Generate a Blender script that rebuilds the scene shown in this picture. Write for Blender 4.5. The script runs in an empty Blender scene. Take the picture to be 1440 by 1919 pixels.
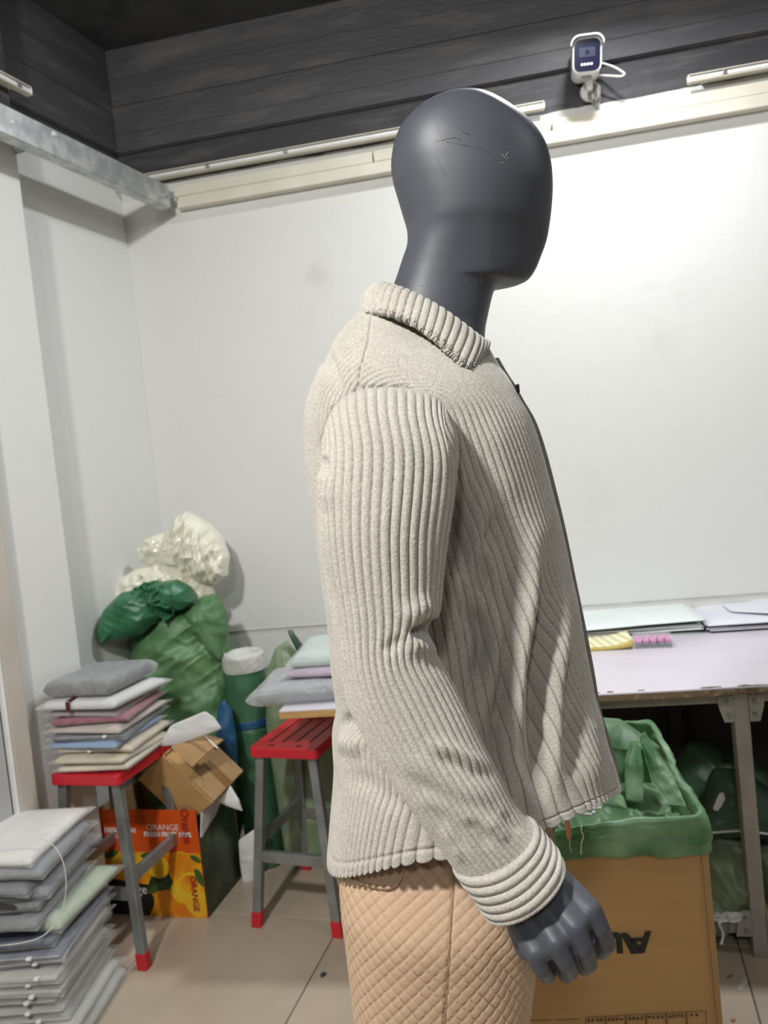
import bpy, bmesh, math, random
import numpy as np
from mathutils import Vector, Matrix, noise as mnoise
from mathutils.bvhtree import BVHTree
random.seed(7); rng = np.random.default_rng(7)
S = bpy.context.scene; COL = S.collection; PI = math.pi

# ------------------------------------------------------------------ camera
F, HC = 1440.0, 1.42
_p, _a = math.atan(70/F), math.radians(6.0)
cf = np.array([0, math.cos(_p), -math.sin(_p)]); _u0 = np.array([0, math.sin(_p), math.cos(_p)]); _r0 = np.array([1.0, 0, 0])
cr = math.cos(_a)*_r0 - math.sin(_a)*_u0
cu = math.sin(_a)*_r0 + math.cos(_a)*_u0
CAM = np.array([0, 0, HC])
cd = bpy.data.cameras.new('camera'); co = bpy.data.objects.new('camera', cd); COL.objects.link(co)
cd.sensor_fit = 'VERTICAL'; cd.sensor_height = 36; cd.sensor_width = 27; cd.lens = 36*F/1919; cd.clip_start = .02
co.matrix_world = Matrix(((cr[0], cu[0], -cf[0], 0), (cr[1], cu[1], -cf[1], 0), (cr[2], cu[2], -cf[2], HC), (0, 0, 0, 1)))
cd.dof.use_dof = True; cd.dof.focus_distance = .85; cd.dof.aperture_fstop = 9
S.camera = co

# ------------------------------------------------------------------ world, lamps, exposure
wd = bpy.data.worlds.new('world'); S.world = wd; wd.use_nodes = True
wd.node_tree.nodes['Background'].inputs[0].default_value = (.9, .95, 1, 1)
wd.node_tree.nodes['Background'].inputs[1].default_value = .04
def area(name, loc, target, sx, sy, power, col=(1, .97, .92)):
    l = bpy.data.lights.new(name, 'AREA'); l.shape = 'RECTANGLE'; l.size = sx; l.size_y = sy; l.energy = power; l.color = col
    o = bpy.data.objects.new(name, l); COL.objects.link(o); o.location = loc
    o.rotation_euler = (Vector(target)-Vector(loc)).to_track_quat('-Z', 'Y').to_euler()
    return o
area('ceiling_lamp_wall', (.86, 2.24, 3.19), (.45, 1.10, 0), .16, .16, 43, (.96, .975, 1))
area('ceiling_lamp_key', (-.93, -.26, 2.98), (-.05, .95, 1.0), .18, .18, 68, (1, .98, .95))
area('fill_room', (-.3, -2.0, 3.08), (.4, 1.2, .7), .3, .3, 22, (1, .98, .95))  # added fill behind the camera, no fixture there
area('fill_right', (2.2, .6, 3.08), (1.6, 1.6, .4), .3, .3, 9, (.97, .98, 1))  # added fill from the right, not a known lamp
S.view_settings.view_transform = 'Standard'; S.view_settings.look = 'None'
S.view_settings.gamma = 1; S.view_settings.use_curve_mapping = False; S.view_settings.exposure = .05
S.cycles.transparent_max_bounces = 24; S.cycles.max_bounces = 8

# ------------------------------------------------------------------ helpers
def ray(px, py):
    px = np.asarray(px, float)[..., None]; py = np.asarray(py, float)[..., None]
    return cf + (px-720)/F*cr - (py-959.5)/F*cu
def PY(px, py, Y):                      # point of a sight line at depth Y
    d = ray(px, py); return CAM + d*(np.asarray(Y, float)[..., None]/d[..., 1:2])
def FL(px, py, h=0.0):                  # at height h
    d = ray(px, py); return CAM + d*((h-HC)/d[..., 2:3])
def proj(P):
    d = P-CAM; z = d@cf; return 720+F*(d@cr)/z, 959.5-F*(d@cu)/z
B = math.radians(9.9); ex = np.array([math.cos(B), -math.sin(B), 0]); en = np.array([-math.sin(B), -math.cos(B), 0])
W0 = np.array([1.09, 2.85, 0]); CO = np.array([-.932, 3.203, 0])
G = math.radians(21.9); gx = np.array([math.sin(G), math.cos(G), 0]); gm = np.array([math.cos(G), -math.sin(G), 0])
def BW(px, py, off=0.0):
    d = ray(px, py); return CAM + d*(((W0-CAM)@en+off)/(d@en))
def LW(px, py, off=0.0):
    d = ray(px, py); return CAM + d*(((CO-CAM)@gm+off)/(d@gm))
def back(s, off, z): return CO + ex*s + en*off + np.array([0, 0, z])      # back wall frame
def left(s, off, z): return CO - gx*s + gm*off + np.array([0, 0, z])      # left wall frame, s towards the camera

def lin(c):
    if isinstance(c, str):
        c = [int(c[i:i+2], 16)/255 for i in (0, 2, 4)]
        c = [x/12.92 if x <= .04045 else ((x+.055)/1.055)**2.4 for x in c]
    return (c[0], c[1], c[2], 1)
class NT:
    def __init__(s, m): s.t = m.node_tree; s.n = s.t.nodes; s.l = s.t.links
    def new(s, ty, **k):
        x = s.n.new(ty)
        for a, v in k.items():
            if a.startswith('_'): setattr(x, a[1:], v)
            else: x.inputs[a.replace('_', ' ')].default_value = v
        return x
    def link(s, a, ao, b, bi): s.l.new(a.outputs[ao], b.inputs[bi])
def mat(name, col, rough=.6, metal=0.0, col2=None, nscale=6.0, detail=6.0, lo=.35, hi=.7, bump=0.0, bscale=80.0, spec=.5, sheen=0.0, stretch=None, coat=0.0, spread=1.0):
    m = bpy.data.materials.new(name); m.use_nodes = True; t = NT(m); b = t.n['Principled BSDF']
    b.inputs['Base Color'].default_value = lin(col); b.inputs['Roughness'].default_value = rough; b.inputs['Metallic'].default_value = metal
    b.inputs['Specular IOR Level'].default_value = spec; b.inputs['Sheen Weight'].default_value = sheen; b.inputs['Coat Weight'].default_value = coat
    tc = None
    if col2 is not None or bump:
        tc = t.new('ShaderNodeTexCoord'); out = (tc, 'Object')
        if stretch:
            mp = t.new('ShaderNodeMapping'); mp.inputs['Scale'].default_value = stretch; t.link(tc, 'Object', mp, 'Vector'); out = (mp, 'Vector')
    if col2 is not None:
        nz = t.new('ShaderNodeTexNoise', Scale=nscale, Detail=detail); t.link(out[0], out[1], nz, 'Vector')
        r = t.new('ShaderNodeMapRange'); r.inputs['From Min'].default_value = lo; r.inputs['From Max'].default_value = hi; t.link(nz, 'Fac', r, 'Value')
        mx = t.new('ShaderNodeMix', _data_type='RGBA'); mx.inputs['A'].default_value = lin(col); mx.inputs['B'].default_value = lin(col2)
        t.link(r, 'Result', mx, 'Factor'); t.link(mx, 'Result', b, 'Base Color')
    if bump:
        nb = t.new('ShaderNodeTexNoise', Scale=bscale, Detail=5.0); t.link(out[0], out[1], nb, 'Vector')
        bp = t.new('ShaderNodeBump', Strength=bump, Distance=.01); t.link(nb, 'Fac', bp, 'Height'); t.link(bp, 'Normal', b, 'Normal')
    return m

def link(o, parent=None):
    COL.objects.link(o)
    if parent is not None: o.parent = parent
    return o
def tag(o, label=None, cat=None, group=None, kind=None):
    if label: o['label'] = label
    if cat: o['category'] = cat
    if group: o['group'] = group
    if kind: o['kind'] = kind
    return o
def setmesh(me, V, Q, smooth=True):
    V = np.asarray(V, np.float32).reshape(-1, 3); Q = np.asarray(Q, np.int32).reshape(-1, 4)
    me.vertices.add(len(V)); me.vertices.foreach_set('co', V.ravel())
    me.loops.add(Q.size); me.loops.foreach_set('vertex_index', Q.ravel())
    me.polygons.add(len(Q)); me.polygons.foreach_set('loop_start', np.arange(0, Q.size, 4, dtype=np.int32))
    if smooth: me.polygons.foreach_set('use_smooth', np.ones(len(Q), bool))
    me.update(calc_edges=True); me.validate()
def origin_of(parent):
    o = np.zeros(3); p = parent
    while p is not None: o = o+np.array(p.location); p = p.parent
    return o
def obj(name, me, m, parent=None):
    o = bpy.data.objects.new(name, me); o.data.name = name
    for x in (m if isinstance(m, (list, tuple)) else [m]): me.materials.append(x)
    return link(o, parent)
def grid_quads(nu, nv, wrap_u=False, wrap_v=False, base=0):
    iu = np.arange(nu if wrap_u else nu-1); iv = np.arange(nv if wrap_v else nv-1)
    I, J = np.meshgrid(iu, iv, indexing='ij'); I2 = (I+1) % nu; J2 = (J+1) % nv
    return np.stack([I*nv+J, I*nv+J2, I2*nv+J2, I2*nv+J], -1).reshape(-1, 4)+base
def grid(name, P, m, parent=None, wrap_u=False, wrap_v=False, smooth=True, world=True):
    me = bpy.data.meshes.new(name); nu, nv = P.shape[:2]
    V = P.reshape(-1, 3) - (origin_of(parent) if world else 0)
    setmesh(me, V, grid_quads(nu, nv, wrap_u, wrap_v), smooth); return obj(name, me, m, parent)
def pyd(name, V, Fc, m, parent=None, smooth=False, world=True):
    me = bpy.data.meshes.new(name); o = origin_of(parent) if world else np.zeros(3)
    me.from_pydata([tuple(np.array(v)-o) for v in V], [], Fc); me.update()
    bm = bmesh.new(); bm.from_mesh(me); bmesh.ops.recalc_face_normals(bm, faces=bm.faces); bm.to_mesh(me); bm.free()
    if smooth: me.polygons.foreach_set('use_smooth', np.ones(len(me.polygons), bool))
    return obj(name, me, m, parent)
class MB:                                # collects boxes, tubes and prisms into one bmesh
    def __init__(s): s.b = bmesh.new()
    def _merge(s, tmp, M):
        bmesh.ops.transform(tmp, matrix=M, verts=tmp.verts)
        me = bpy.data.meshes.new('t'); tmp.to_mesh(me); tmp.free(); s.b.from_mesh(me); bpy.data.meshes.remove(me); return s
    def box(s, c, size, ax=None, bevel=0.0, seg=2):
        t = bmesh.new(); bmesh.ops.create_cube(t, size=1); bmesh.ops.scale(t, vec=Vector(size), verts=t.verts)
        if bevel: bmesh.ops.bevel(t, geom=list(t.edges), offset=bevel, segments=seg, affect='EDGES', profile=.5)
        M = Matrix.Identity(4)
        if ax is not None:
            for i in range(3):
                for j in range(3): M[j][i] = float(ax[i][j])
        M = Matrix.Translation(Vector([float(x) for x in c])) @ M; return s._merge(t, M)
    def tube(s, pts, r, n=8, caps=True, flat=1.0):
        pts = [np.array(p, float) for p in pts]; k = len(pts); rr = r if hasattr(r, '__len__') else [r]*k
        V = []; prev = None
        for i, p in enumerate(pts):
            d = pts[min(i+1, k-1)]-pts[max(i-1, 0)]; d = d/(np.linalg.norm(d)+1e-9)
            if prev is None:
                a = np.array([0, 0, 1.]) if abs(d[2]) < .9 else np.array([1., 0, 0]); a = a-d*(a@d)
            else: a = prev-d*(prev@d)
            a = a/(np.linalg.norm(a)+1e-9); prev = a; b = np.cross(d, a)
            V.append([s.b.verts.new(p+rr[i]*(math.cos(2*PI*j/n)*a+flat*math.sin(2*PI*j/n)*b)) for j in range(n)])
        for i in range(k-1):
            for j in range(n): s.b.faces.new((V[i][j], V[i][(j+1) % n], V[i+1][(j+1) % n], V[i+1][j]))
        if caps: s.b.faces.new(V[0][::-1]); s.b.faces.new(V[-1])
        return s
    def quadbar(s, p0, p1, w, h, ux, uy, w1=None):  # straight square bar along p0-p1
        p0, p1, ux, uy = map(lambda a: np.array(a, float), (p0, p1, ux, uy))
        V = [[s.b.verts.new(p+sx*w/2*ux+sy*h/2*uy) for sx, sy in ((-1, -1), (1, -1), (1, 1), (-1, 1))] for p in (p0, p1)]
        for j in range(4): s.b.faces.new((V[0][j], V[0][(j+1) % 4], V[1][(j+1) % 4], V[1][j]))
        s.b.faces.new(V[0][::-1]); s.b.faces.new(V[1]); return s
    def prism(s, pts, vec):               # planar polygon pushed along vec
        a = [s.b.verts.new(np.array(p, float)) for p in pts]; c = [s.b.verts.new(np.array(p, float)+np.array(vec, float)) for p in pts]
        k = len(pts); s.b.faces.new(a); s.b.faces.new(c[::-1])
        for i in range(k): s.b.faces.new((a[i], c[i], c[(i+1) % k], a[(i+1) % k]))
        return s
    def build(s, name, m, parent=None, smooth=False, world=True, bevel=0.0):
        bmesh.ops.recalc_face_normals(s.b, faces=s.b.faces)
        if bevel: bmesh.ops.bevel(s.b, geom=[e for e in s.b.edges if len(e.link_faces) == 2 and e.calc_face_angle(0) > .5], offset=bevel, segments=2, affect='EDGES', profile=.5)
        if world: bmesh.ops.translate(s.b, vec=-Vector([float(x) for x in origin_of(parent)]), verts=s.b.verts)
        me = bpy.data.meshes.new(name); s.b.to_mesh(me); s.b.free()
        if smooth:
            me.polygons.foreach_set('use_smooth', np.ones(len(me.polygons), bool)); me.set_sharp_from_angle(angle=math.radians(40))
        return obj(name, me, m, parent)
def thing(name, label, cat, loc=(0, 0, 0), rz=0.0, group=None):
    o = bpy.data.objects.new(name, None); o.empty_display_size = .05; o.location = [float(x) for x in loc]; o.rotation_euler = (0, 0, rz)
    link(o); return tag(o, label, cat, group)
def struct(o): o['kind'] = 'structure'; return o
def catmull(K, T):                        # K: (n, d) keys, T: parameters in 0..n-1
    K = np.asarray(K, float); n = len(K); T = np.clip(T, 0, n-1-1e-9); i = np.floor(T).astype(int); f = (T-i)[:, None]
    g = lambda j: K[np.clip(j, 0, n-1)]
    a, b, c, d = g(i-1), g(i), g(i+1), g(i+2)
    # monotone-ish tangents
    m1, m2 = (c-a)/2, (d-b)/2
    h00 = 2*f**3-3*f**2+1; h10 = f**3-2*f**2+f; h01 = -2*f**3+3*f**2; h11 = f**3-f**2
    return h00*b+h10*m1+h01*c+h11*m2
def resample(K, n):                       # even spacing along the key polyline
    K = np.asarray(K, float); T = np.linspace(0, len(K)-1, 60*len(K)); P = catmull(K, T)
    s = np.r_[0, np.cumsum(np.linalg.norm(np.diff(P[:, :3], axis=0), axis=1))]; return np.interp(np.linspace(0, s[-1], n), s, T)
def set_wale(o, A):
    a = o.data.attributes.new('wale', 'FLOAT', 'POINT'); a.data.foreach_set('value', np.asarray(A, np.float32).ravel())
def normals(P, wrap_u):
    if wrap_u: du = np.roll(P, -1, 0)-np.roll(P, 1, 0)
    else: du = np.gradient(P, axis=0)
    dv = np.gradient(P, axis=1); N = np.cross(du, dv); return N/(np.linalg.norm(N, axis=-1, keepdims=True)+1e-12)
def fold(X, Y, pts, w, taper=.35):       # gaussian crease that fades towards both ends of its line
    pts = catmull(np.array(pts, float), np.linspace(0, len(pts)-1, 8*(len(pts)-1)+1)); L = np.r_[0, np.cumsum(np.hypot(*np.diff(pts, axis=0).T))]; L /= L[-1]
    best = np.full(X.shape, 1e9); bt = np.zeros(X.shape)
    x0_, y0_ = pts.min(0)-3.2*w; x1_, y1_ = pts.max(0)+3.2*w; msk = (X > x0_) & (X < x1_) & (Y > y0_) & (Y < y1_); Xm, Ym = X[msk], Y[msk]; bm, tm = best[msk], bt[msk]
    for k in range(len(pts)-1):
        (ax, ay), (bx, by) = pts[k], pts[k+1]; t = np.clip(((Xm-ax)*(bx-ax)+(Ym-ay)*(by-ay))/((bx-ax)**2+(by-ay)**2+1e-9), 0, 1)
        d = np.hypot(Xm-(ax+t*(bx-ax)), Ym-(ay+t*(by-ay))); q = d < bm; bm = np.where(q, d, bm); tm = np.where(q, L[k]+t*(L[k+1]-L[k]), tm)
    best[msk], bt[msk] = bm, tm
    e = np.clip(np.minimum(bt, 1-bt)/taper, 0, 1); e = e*e*(3-2*e); return e*np.exp(-(best/w)**2)
def seg_dist(X, Y, pts):
    best = np.full(X.shape, 1e9)
    for (x0, y0), (x1, y1) in zip(pts[:-1], pts[1:]):
        L2 = (x1-x0)**2+(y1-y0)**2+1e-9; t = np.clip(((X-x0)*(x1-x0)+(Y-y0)*(y1-y0))/L2, 0, 1)
        best = np.minimum(best, np.hypot(X-(x0+t*(x1-x0)), Y-(y0+t*(y1-y0))))
    return best
def vnoise(P, scale, seed=0.0):           # cheap smooth noise: sum of rotated sines
    r = np.random.default_rng(int(seed*97)+11); out = np.zeros(P.shape[:-1])
    for k in range(7):
        d = r.normal(size=P.shape[-1]); d /= np.linalg.norm(d); out += np.sin(P@d*scale*r.uniform(.5, 1.6)+r.uniform(0, 6.28))
    return out/7
def hnoise(P, seed=0):                    # hashed value noise, smooth, -1..1
    i = np.floor(P).astype(np.int64); f = P-i; f = f*f*f*(f*(f*6-15)+10); out = 0
    for dx in (0, 1):
        for dy in (0, 1):
            for dz in (0, 1):
                h = (i[..., 0]+dx)*374761393+(i[..., 1]+dy)*668265263+(i[..., 2]+dz)*2147483647+seed*97531; h = (h ^ (h >> 13))*1274126177 & 0xffffffff; h = (h ^ (h >> 16)) & 0xffff
                w = (f[..., 0] if dx else 1-f[..., 0])*(f[..., 1] if dy else 1-f[..., 1])*(f[..., 2] if dz else 1-f[..., 2]); out = out+w*(h/32767.5-1)
    return out
def creases(P, scale, seed, n=10):        # crumpled sheet: warped triangle waves, sharp ridges and valleys, 0..1
    r = np.random.default_rng(seed); out = np.zeros(P.shape[:-1]); ws = 0
    Wp_ = P+np.stack([hnoise(P*scale*.16+7*k, seed+k) for k in range(3)], -1)*(1.6/scale)
    for k in range(n):
        d = r.normal(size=3); d /= np.linalg.norm(d); f = scale*r.uniform(.28, .95)*(1+.8*(k > n*.6)); w = 1/f
        out += w*2*np.abs(((Wp_@d)*f+r.uniform(0, 1)+.25*hnoise(P*scale*.11, seed+31+k)) % 1-.5); ws += w
    return out/ws
def ridges(P, scale, seed, A=None):       # drawn folds running along one way (rows of A scale the axes), sharp crests 0..1
    Q = P@np.array(A).T if A is not None else P
    n1 = 1-np.abs(hnoise(Q*scale, seed)); n2 = 1-np.abs(hnoise(Q*scale*2.1, seed+5)); return .65*n1**3+.35*n2**3
def text_mesh(body, size, bold=0.0):
    cu_ = bpy.data.curves.new('t', 'FONT'); cu_.body = body; cu_.size = size; cu_.align_x = 'CENTER'; cu_.align_y = 'CENTER'; cu_.offset = bold; cu_.resolution_u = 3
    o = bpy.data.objects.new('t', cu_); COL.objects.link(o); dg = bpy.context.evaluated_depsgraph_get(); dg.update()
    me = bpy.data.meshes.new_from_object(o.evaluated_get(dg)); bpy.data.objects.remove(o); bpy.data.curves.remove(cu_); return me
def text_obj(name, body, size, pos, xdir, ydir, m, parent, bold=0.0):
    me = text_mesh(body, size, bold); V = np.zeros(len(me.vertices)*3); me.vertices.foreach_get('co', V); V = V.reshape(-1, 3)
    x = np.array(xdir, float); y = np.array(ydir, float); V = np.array(pos)+V[:, :1]*x+V[:, 1:2]*y - origin_of(parent)
    me.vertices.foreach_set('co', V.ravel()); me.update(); return obj(name, me, m, parent)

# ------------------------------------------------------------------ materials
def wall_mat():                           # white plaster, dark paint above a ragged line, board marked concrete stains
    m = bpy.data.materials.new('wall_paint'); m.use_nodes = True; t = NT(m); b = t.n['Principled BSDF']
    tc = t.new('ShaderNodeTexCoord'); sp = t.new('ShaderNodeSeparateXYZ'); t.link(tc, 'Object', sp, 'Vector')
    n1 = t.new('ShaderNodeTexNoise', Scale=9.0, Detail=8.0); t.link(tc, 'Object', n1, 'Vector')
    mp = t.new('ShaderNodeMapping'); mp.inputs['Scale'].default_value = (1.2, 1.2, 9); t.link(tc, 'Object', mp, 'Vector')
    n2 = t.new('ShaderNodeTexNoise', Scale=2.2, Detail=9.0, Roughness=.65); t.link(mp, 'Vector', n2, 'Vector')
    n3 = t.new('ShaderNodeTexNoise', Scale=1.6, Detail=7.0, Roughness=.6); t.link(tc, 'Object', n3, 'Vector')
    ma = t.new('ShaderNodeMath', _operation='MULTIPLY_ADD'); ma.inputs[1].default_value = .022; t.link(n1, 'Fac', ma, 0); t.link(sp, 'Z', ma, 2)
    r = t.new('ShaderNodeMapRange'); r.inputs['From Min'].default_value = 2.694; r.inputs['From Max'].default_value = 2.697; t.link(ma, 'Value', r, 'Value')
    wh = t.new('ShaderNodeMix', _data_type='RGBA'); wh.inputs['A'].default_value = (.66, .668, .64, 1); wh.inputs['B'].default_value = (.55, .555, .53, 1)
    rw = t.new('ShaderNodeMapRange'); rw.inputs['From Min'].default_value = .62; rw.inputs['From Max'].default_value = .86; t.link(n3, 'Fac', rw, 'Value'); t.link(rw, 'Result', wh, 'Factor')
    dk = t.new('ShaderNodeMix', _data_type='RGBA'); dk.inputs['A'].default_value = (.040, .040, .044, 1); dk.inputs['B'].default_value = (.115, .11, .105, 1)
    rd = t.new('ShaderNodeMapRange'); rd.inputs['From Min'].default_value = .48; rd.inputs['From Max'].default_value = .80; t.link(n2, 'Fac', rd, 'Value'); t.link(rd, 'Result', dk, 'Factor')
    mx = t.new('ShaderNodeMix', _data_type='RGBA'); pw = wh
    for sx_, sy_, sz_, rr0, cc in ((.955, 2.873, 2.26, .05, (.42, .36, .30, 1)), (-.17, 3.07, 2.23, .06, (.50, .45, .38, 1)), (.20, 3.0, 1.75, .03, (.5, .5, .49, 1))):
        vm = t.new('ShaderNodeVectorMath', _operation='DISTANCE'); vm.inputs[1].default_value = (sx_, sy_, sz_); t.link(tc, 'Object', vm, 0)
        rs_ = t.new('ShaderNodeMapRange'); rs_.inputs['From Min'].default_value = rr0; rs_.inputs['From Max'].default_value = 0; rs_.inputs['To Max'].default_value = .6; t.link(vm, 'Value', rs_, 'Value')
        mm = t.new('ShaderNodeMath', _operation='MULTIPLY'); t.link(rs_, 'Result', mm, 0); t.link(n1, 'Fac', mm, 1)
        m9 = t.new('ShaderNodeMix', _data_type='RGBA'); t.link(pw, 'Result', m9, 'A'); m9.inputs['B'].default_value = cc; t.link(mm, 'Value', m9, 'Factor'); pw = m9
    t.link(pw, 'Result', mx, 'A'); t.link(dk, 'Result', mx, 'B'); t.link(r, 'Result', mx, 'Factor'); t.link(mx, 'Result', b, 'Base Color')
    n4 = t.new('ShaderNodeTexNoise', Scale=26.0, Detail=8.0); t.link(tc, 'Object', n4, 'Vector')
    bp = t.new('ShaderNodeBump', Strength=.07, Distance=.02); t.link(n4, 'Fac', bp, 'Height'); t.link(bp, 'Normal', b, 'Normal')
    b.inputs['Roughness'].default_value = .62; b.inputs['Specular IOR Level'].default_value = .35
    return m
M_wall = wall_mat(); M_greywall = mat('grey_wall', (.36, .36, .35), .8, col2=(.30, .30, .29))
M_ceil = mat('sooty_concrete', (.05, .05, .053), .75, col2=(.018, .018, .02), nscale=5, detail=9, lo=.5, hi=.72, bump=.4, bscale=14)
M_beam = mat('dark_beam_concrete', (.055, .055, .060), .6, col2=(.13, .125, .12), nscale=3.0, detail=9, lo=.5, hi=.85, bump=.3, bscale=18, stretch=(1, 1, 5))
M_tile = mat('beige_tile', (.47, .395, .305), .34, col2=(.37, .31, .24), nscale=3.2, detail=8, lo=.4, hi=.75, bump=.03, bscale=30)
M_grout = mat('tile_grout', (.10, .085, .07), .9, col2=(.16, .14, .12), nscale=20)
M_zinc = mat('galvanised_steel', (.42, .44, .44), .42, .75, col2=(.60, .61, .60), nscale=18, detail=3, lo=.4, hi=.6, bump=.03)
M_cream = mat('cream_plastic', (.66, .63, .53), .45, col2=(.58, .55, .46), nscale=8)
M_white_pl = mat('white_plastic', (.78, .78, .76), .35, col2=(.70, .70, .68), nscale=12)
M_black_pl = mat('black_gloss', (.008, .010, .030), .12, col2=(.012, .014, .034), nscale=4)
M_cable = mat('white_cable', (.72, .72, .70), .45, col2=(.62, .62, .60), nscale=30)
M_mann = mat('slate_mannequin_paint', (.050, .055, .068), .48, col2=(.064, .070, .086), nscale=5, spec=.45, bump=.012, bscale=60)
M_red = mat('red_plastic', (.56, .018, .030), .38, col2=(.46, .012, .024), nscale=8)
M_steel = mat('grey_steel_leg', (.28, .295, .29), .38, .55, col2=(.20, .21, .205), nscale=12, lo=.4, hi=.7)
M_card = mat('brown_cardboard', (.50, .305, .125), .8, col2=(.45, .27, .105), nscale=5, bump=.06, bscale=120, stretch=(1, 1, 6))
M_card2 = mat('light_cardboard', (.40, .25, .115), .75, col2=(.34, .21, .095), nscale=7, bump=.05, bscale=90)
M_tape = mat('brown_tape', (.25, .135, .05), .35, col2=(.22, .12, .045), nscale=9)
M_ink = mat('black_ink', (.010, .010, .010), .6, col2=(.016, .015, .014), nscale=30)
M_inkb = mat('brown_black_ink', (.05, .03, .015), .7, col2=(.08, .05, .03), nscale=60)
def weave_mat(name, c1, c2, rough=.42):
    m = mat(name, c1, rough, col2=c2, nscale=9, detail=7, lo=.38, hi=.68); t = NT(m); b = t.n['Principled BSDF']
    tc = t.new('ShaderNodeTexCoord'); w1 = t.new('ShaderNodeTexWave', Scale=120.0, Distortion=1.5, Detail=1.0); t.link(tc, 'Object', w1, 'Vector')
    w2 = t.new('ShaderNodeTexWave', Scale=120.0, Distortion=1.5, Detail=1.0, _bands_direction='Z'); t.link(tc, 'Object', w2, 'Vector')
    ad = t.new('ShaderNodeMath', _operation='ADD'); t.link(w1, 'Fac', ad, 0); t.link(w2, 'Fac', ad, 1)
    bp = t.new('ShaderNodeBump', Strength=.12, Distance=.003); t.link(ad, 'Value', bp, 'Height'); t.link(bp, 'Normal', b, 'Normal'); return m
M_sack = weave_mat('green_woven_plastic', (.060, .155, .058), (.125, .25, .11))
M_sack_teal = weave_mat('deep_green_film', (.018, .105, .045), (.04, .17, .08), .3)
M_sack_pale = weave_mat('pale_green_woven', (.16, .225, .13), (.24, .31, .20), .45)
M_sack_dark = weave_mat('dark_green_woven', (.022, .062, .032), (.05, .105, .06), .45)
M_sack_bright = weave_mat('bright_green_woven', (.055, .165, .052), (.24, .40, .22), .4)
M_blue = mat('blue_plastic_sheet', (.012, .065, .15), .35, col2=(.02, .10, .20), nscale=14)
M_paper = mat('white_paper', (.70, .70, .70), .6, col2=(.60, .60, .61), nscale=9)
M_whitefilm = mat('white_film_bag', (.78, .77, .66), .22, col2=(.68, .66, .52), nscale=10, spec=.6)
M_lam = mat('white_laminate', (.60, .565, .62), .32, col2=(.54, .505, .56), nscale=7, lo=.5, hi=.8)
M_chip = mat('chipped_board_edge', (.14, .095, .05), .8, col2=(.42, .34, .24), nscale=40, lo=.52, hi=.75)
M_woodedge = mat('pine_board_edge', (.48, .29, .11), .6, col2=(.40, .23, .08), nscale=14, stretch=(1, 1, 8))
M_greymetal = mat('grey_painted_steel', (.36, .35, .31), .5, .2, col2=(.28, .27, .24), nscale=16, bump=.03)
M_undershade = mat('under_table_shade', (.020, .019, .020), .8, col2=(.026, .025, .026), nscale=6)  # near-black tone that paints the shade below the table
M_pink = mat('pink_plastic', (.62, .13, .42), .35, col2=(.55, .10, .36), nscale=12)
M_greyp = mat('grey_block', (.12, .12, .125), .5, col2=(.16, .16, .165), nscale=20)
M_mint = mat('pale_mailer_film', (.66, .72, .71), .28, col2=(.74, .79, .78), nscale=5)
M_lilacfilm = mat('lilac_mailer_film', (.62, .62, .69), .28, col2=(.70, .70, .76), nscale=5)
M_mdark = mat('black_mailer_inside', (.025, .027, .028), .35, col2=(.05, .053, .055), nscale=20)
M_yellow = mat('yellow_pad_edge', (.52, .40, .09), .6, col2=(.60, .48, .14), nscale=30)
M_wood = mat('orange_wood_handle', (.48, .20, .08), .4, col2=(.55, .26, .11), nscale=20, stretch=(1, 1, 6))
M_needle = mat('steel_needle', (.5, .5, .5), .25, 1.0, col2=(.45, .45, .45))
M_beige_trim = mat('beige_door_frame', (.50, .46, .40), .5, col2=(.45, .41, .36), nscale=5)
M_greydoor = mat('grey_door_panel', (.42, .43, .42), .4, col2=(.38, .39, .38), nscale=3)
def stripe_mat():
    m = bpy.data.materials.new('striped_note_paper'); m.use_nodes = True; t = NT(m); b = t.n['Principled BSDF']; b.inputs['Roughness'].default_value = .7
    tc = t.new('ShaderNodeTexCoord'); w = t.new('ShaderNodeTexWave', Scale=11.5, Distortion=0.0, _bands_direction='X'); t.link(tc, 'Object', w, 'Vector')
    r = t.new('ShaderNodeMapRange'); r.inputs['From Min'].default_value = .55; r.inputs['From Max'].default_value = .7; t.link(w, 'Fac', r, 'Value')
    mx = t.new('ShaderNodeMix', _data_type='RGBA'); mx.inputs['A'].default_value = (.78, .74, .50, 1); mx.inputs['B'].default_value = (.60, .55, .33, 1); t.link(r, 'Result', mx, 'Factor'); t.link(mx, 'Result', b, 'Base Color'); return m
M_stripe = stripe_mat()
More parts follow.
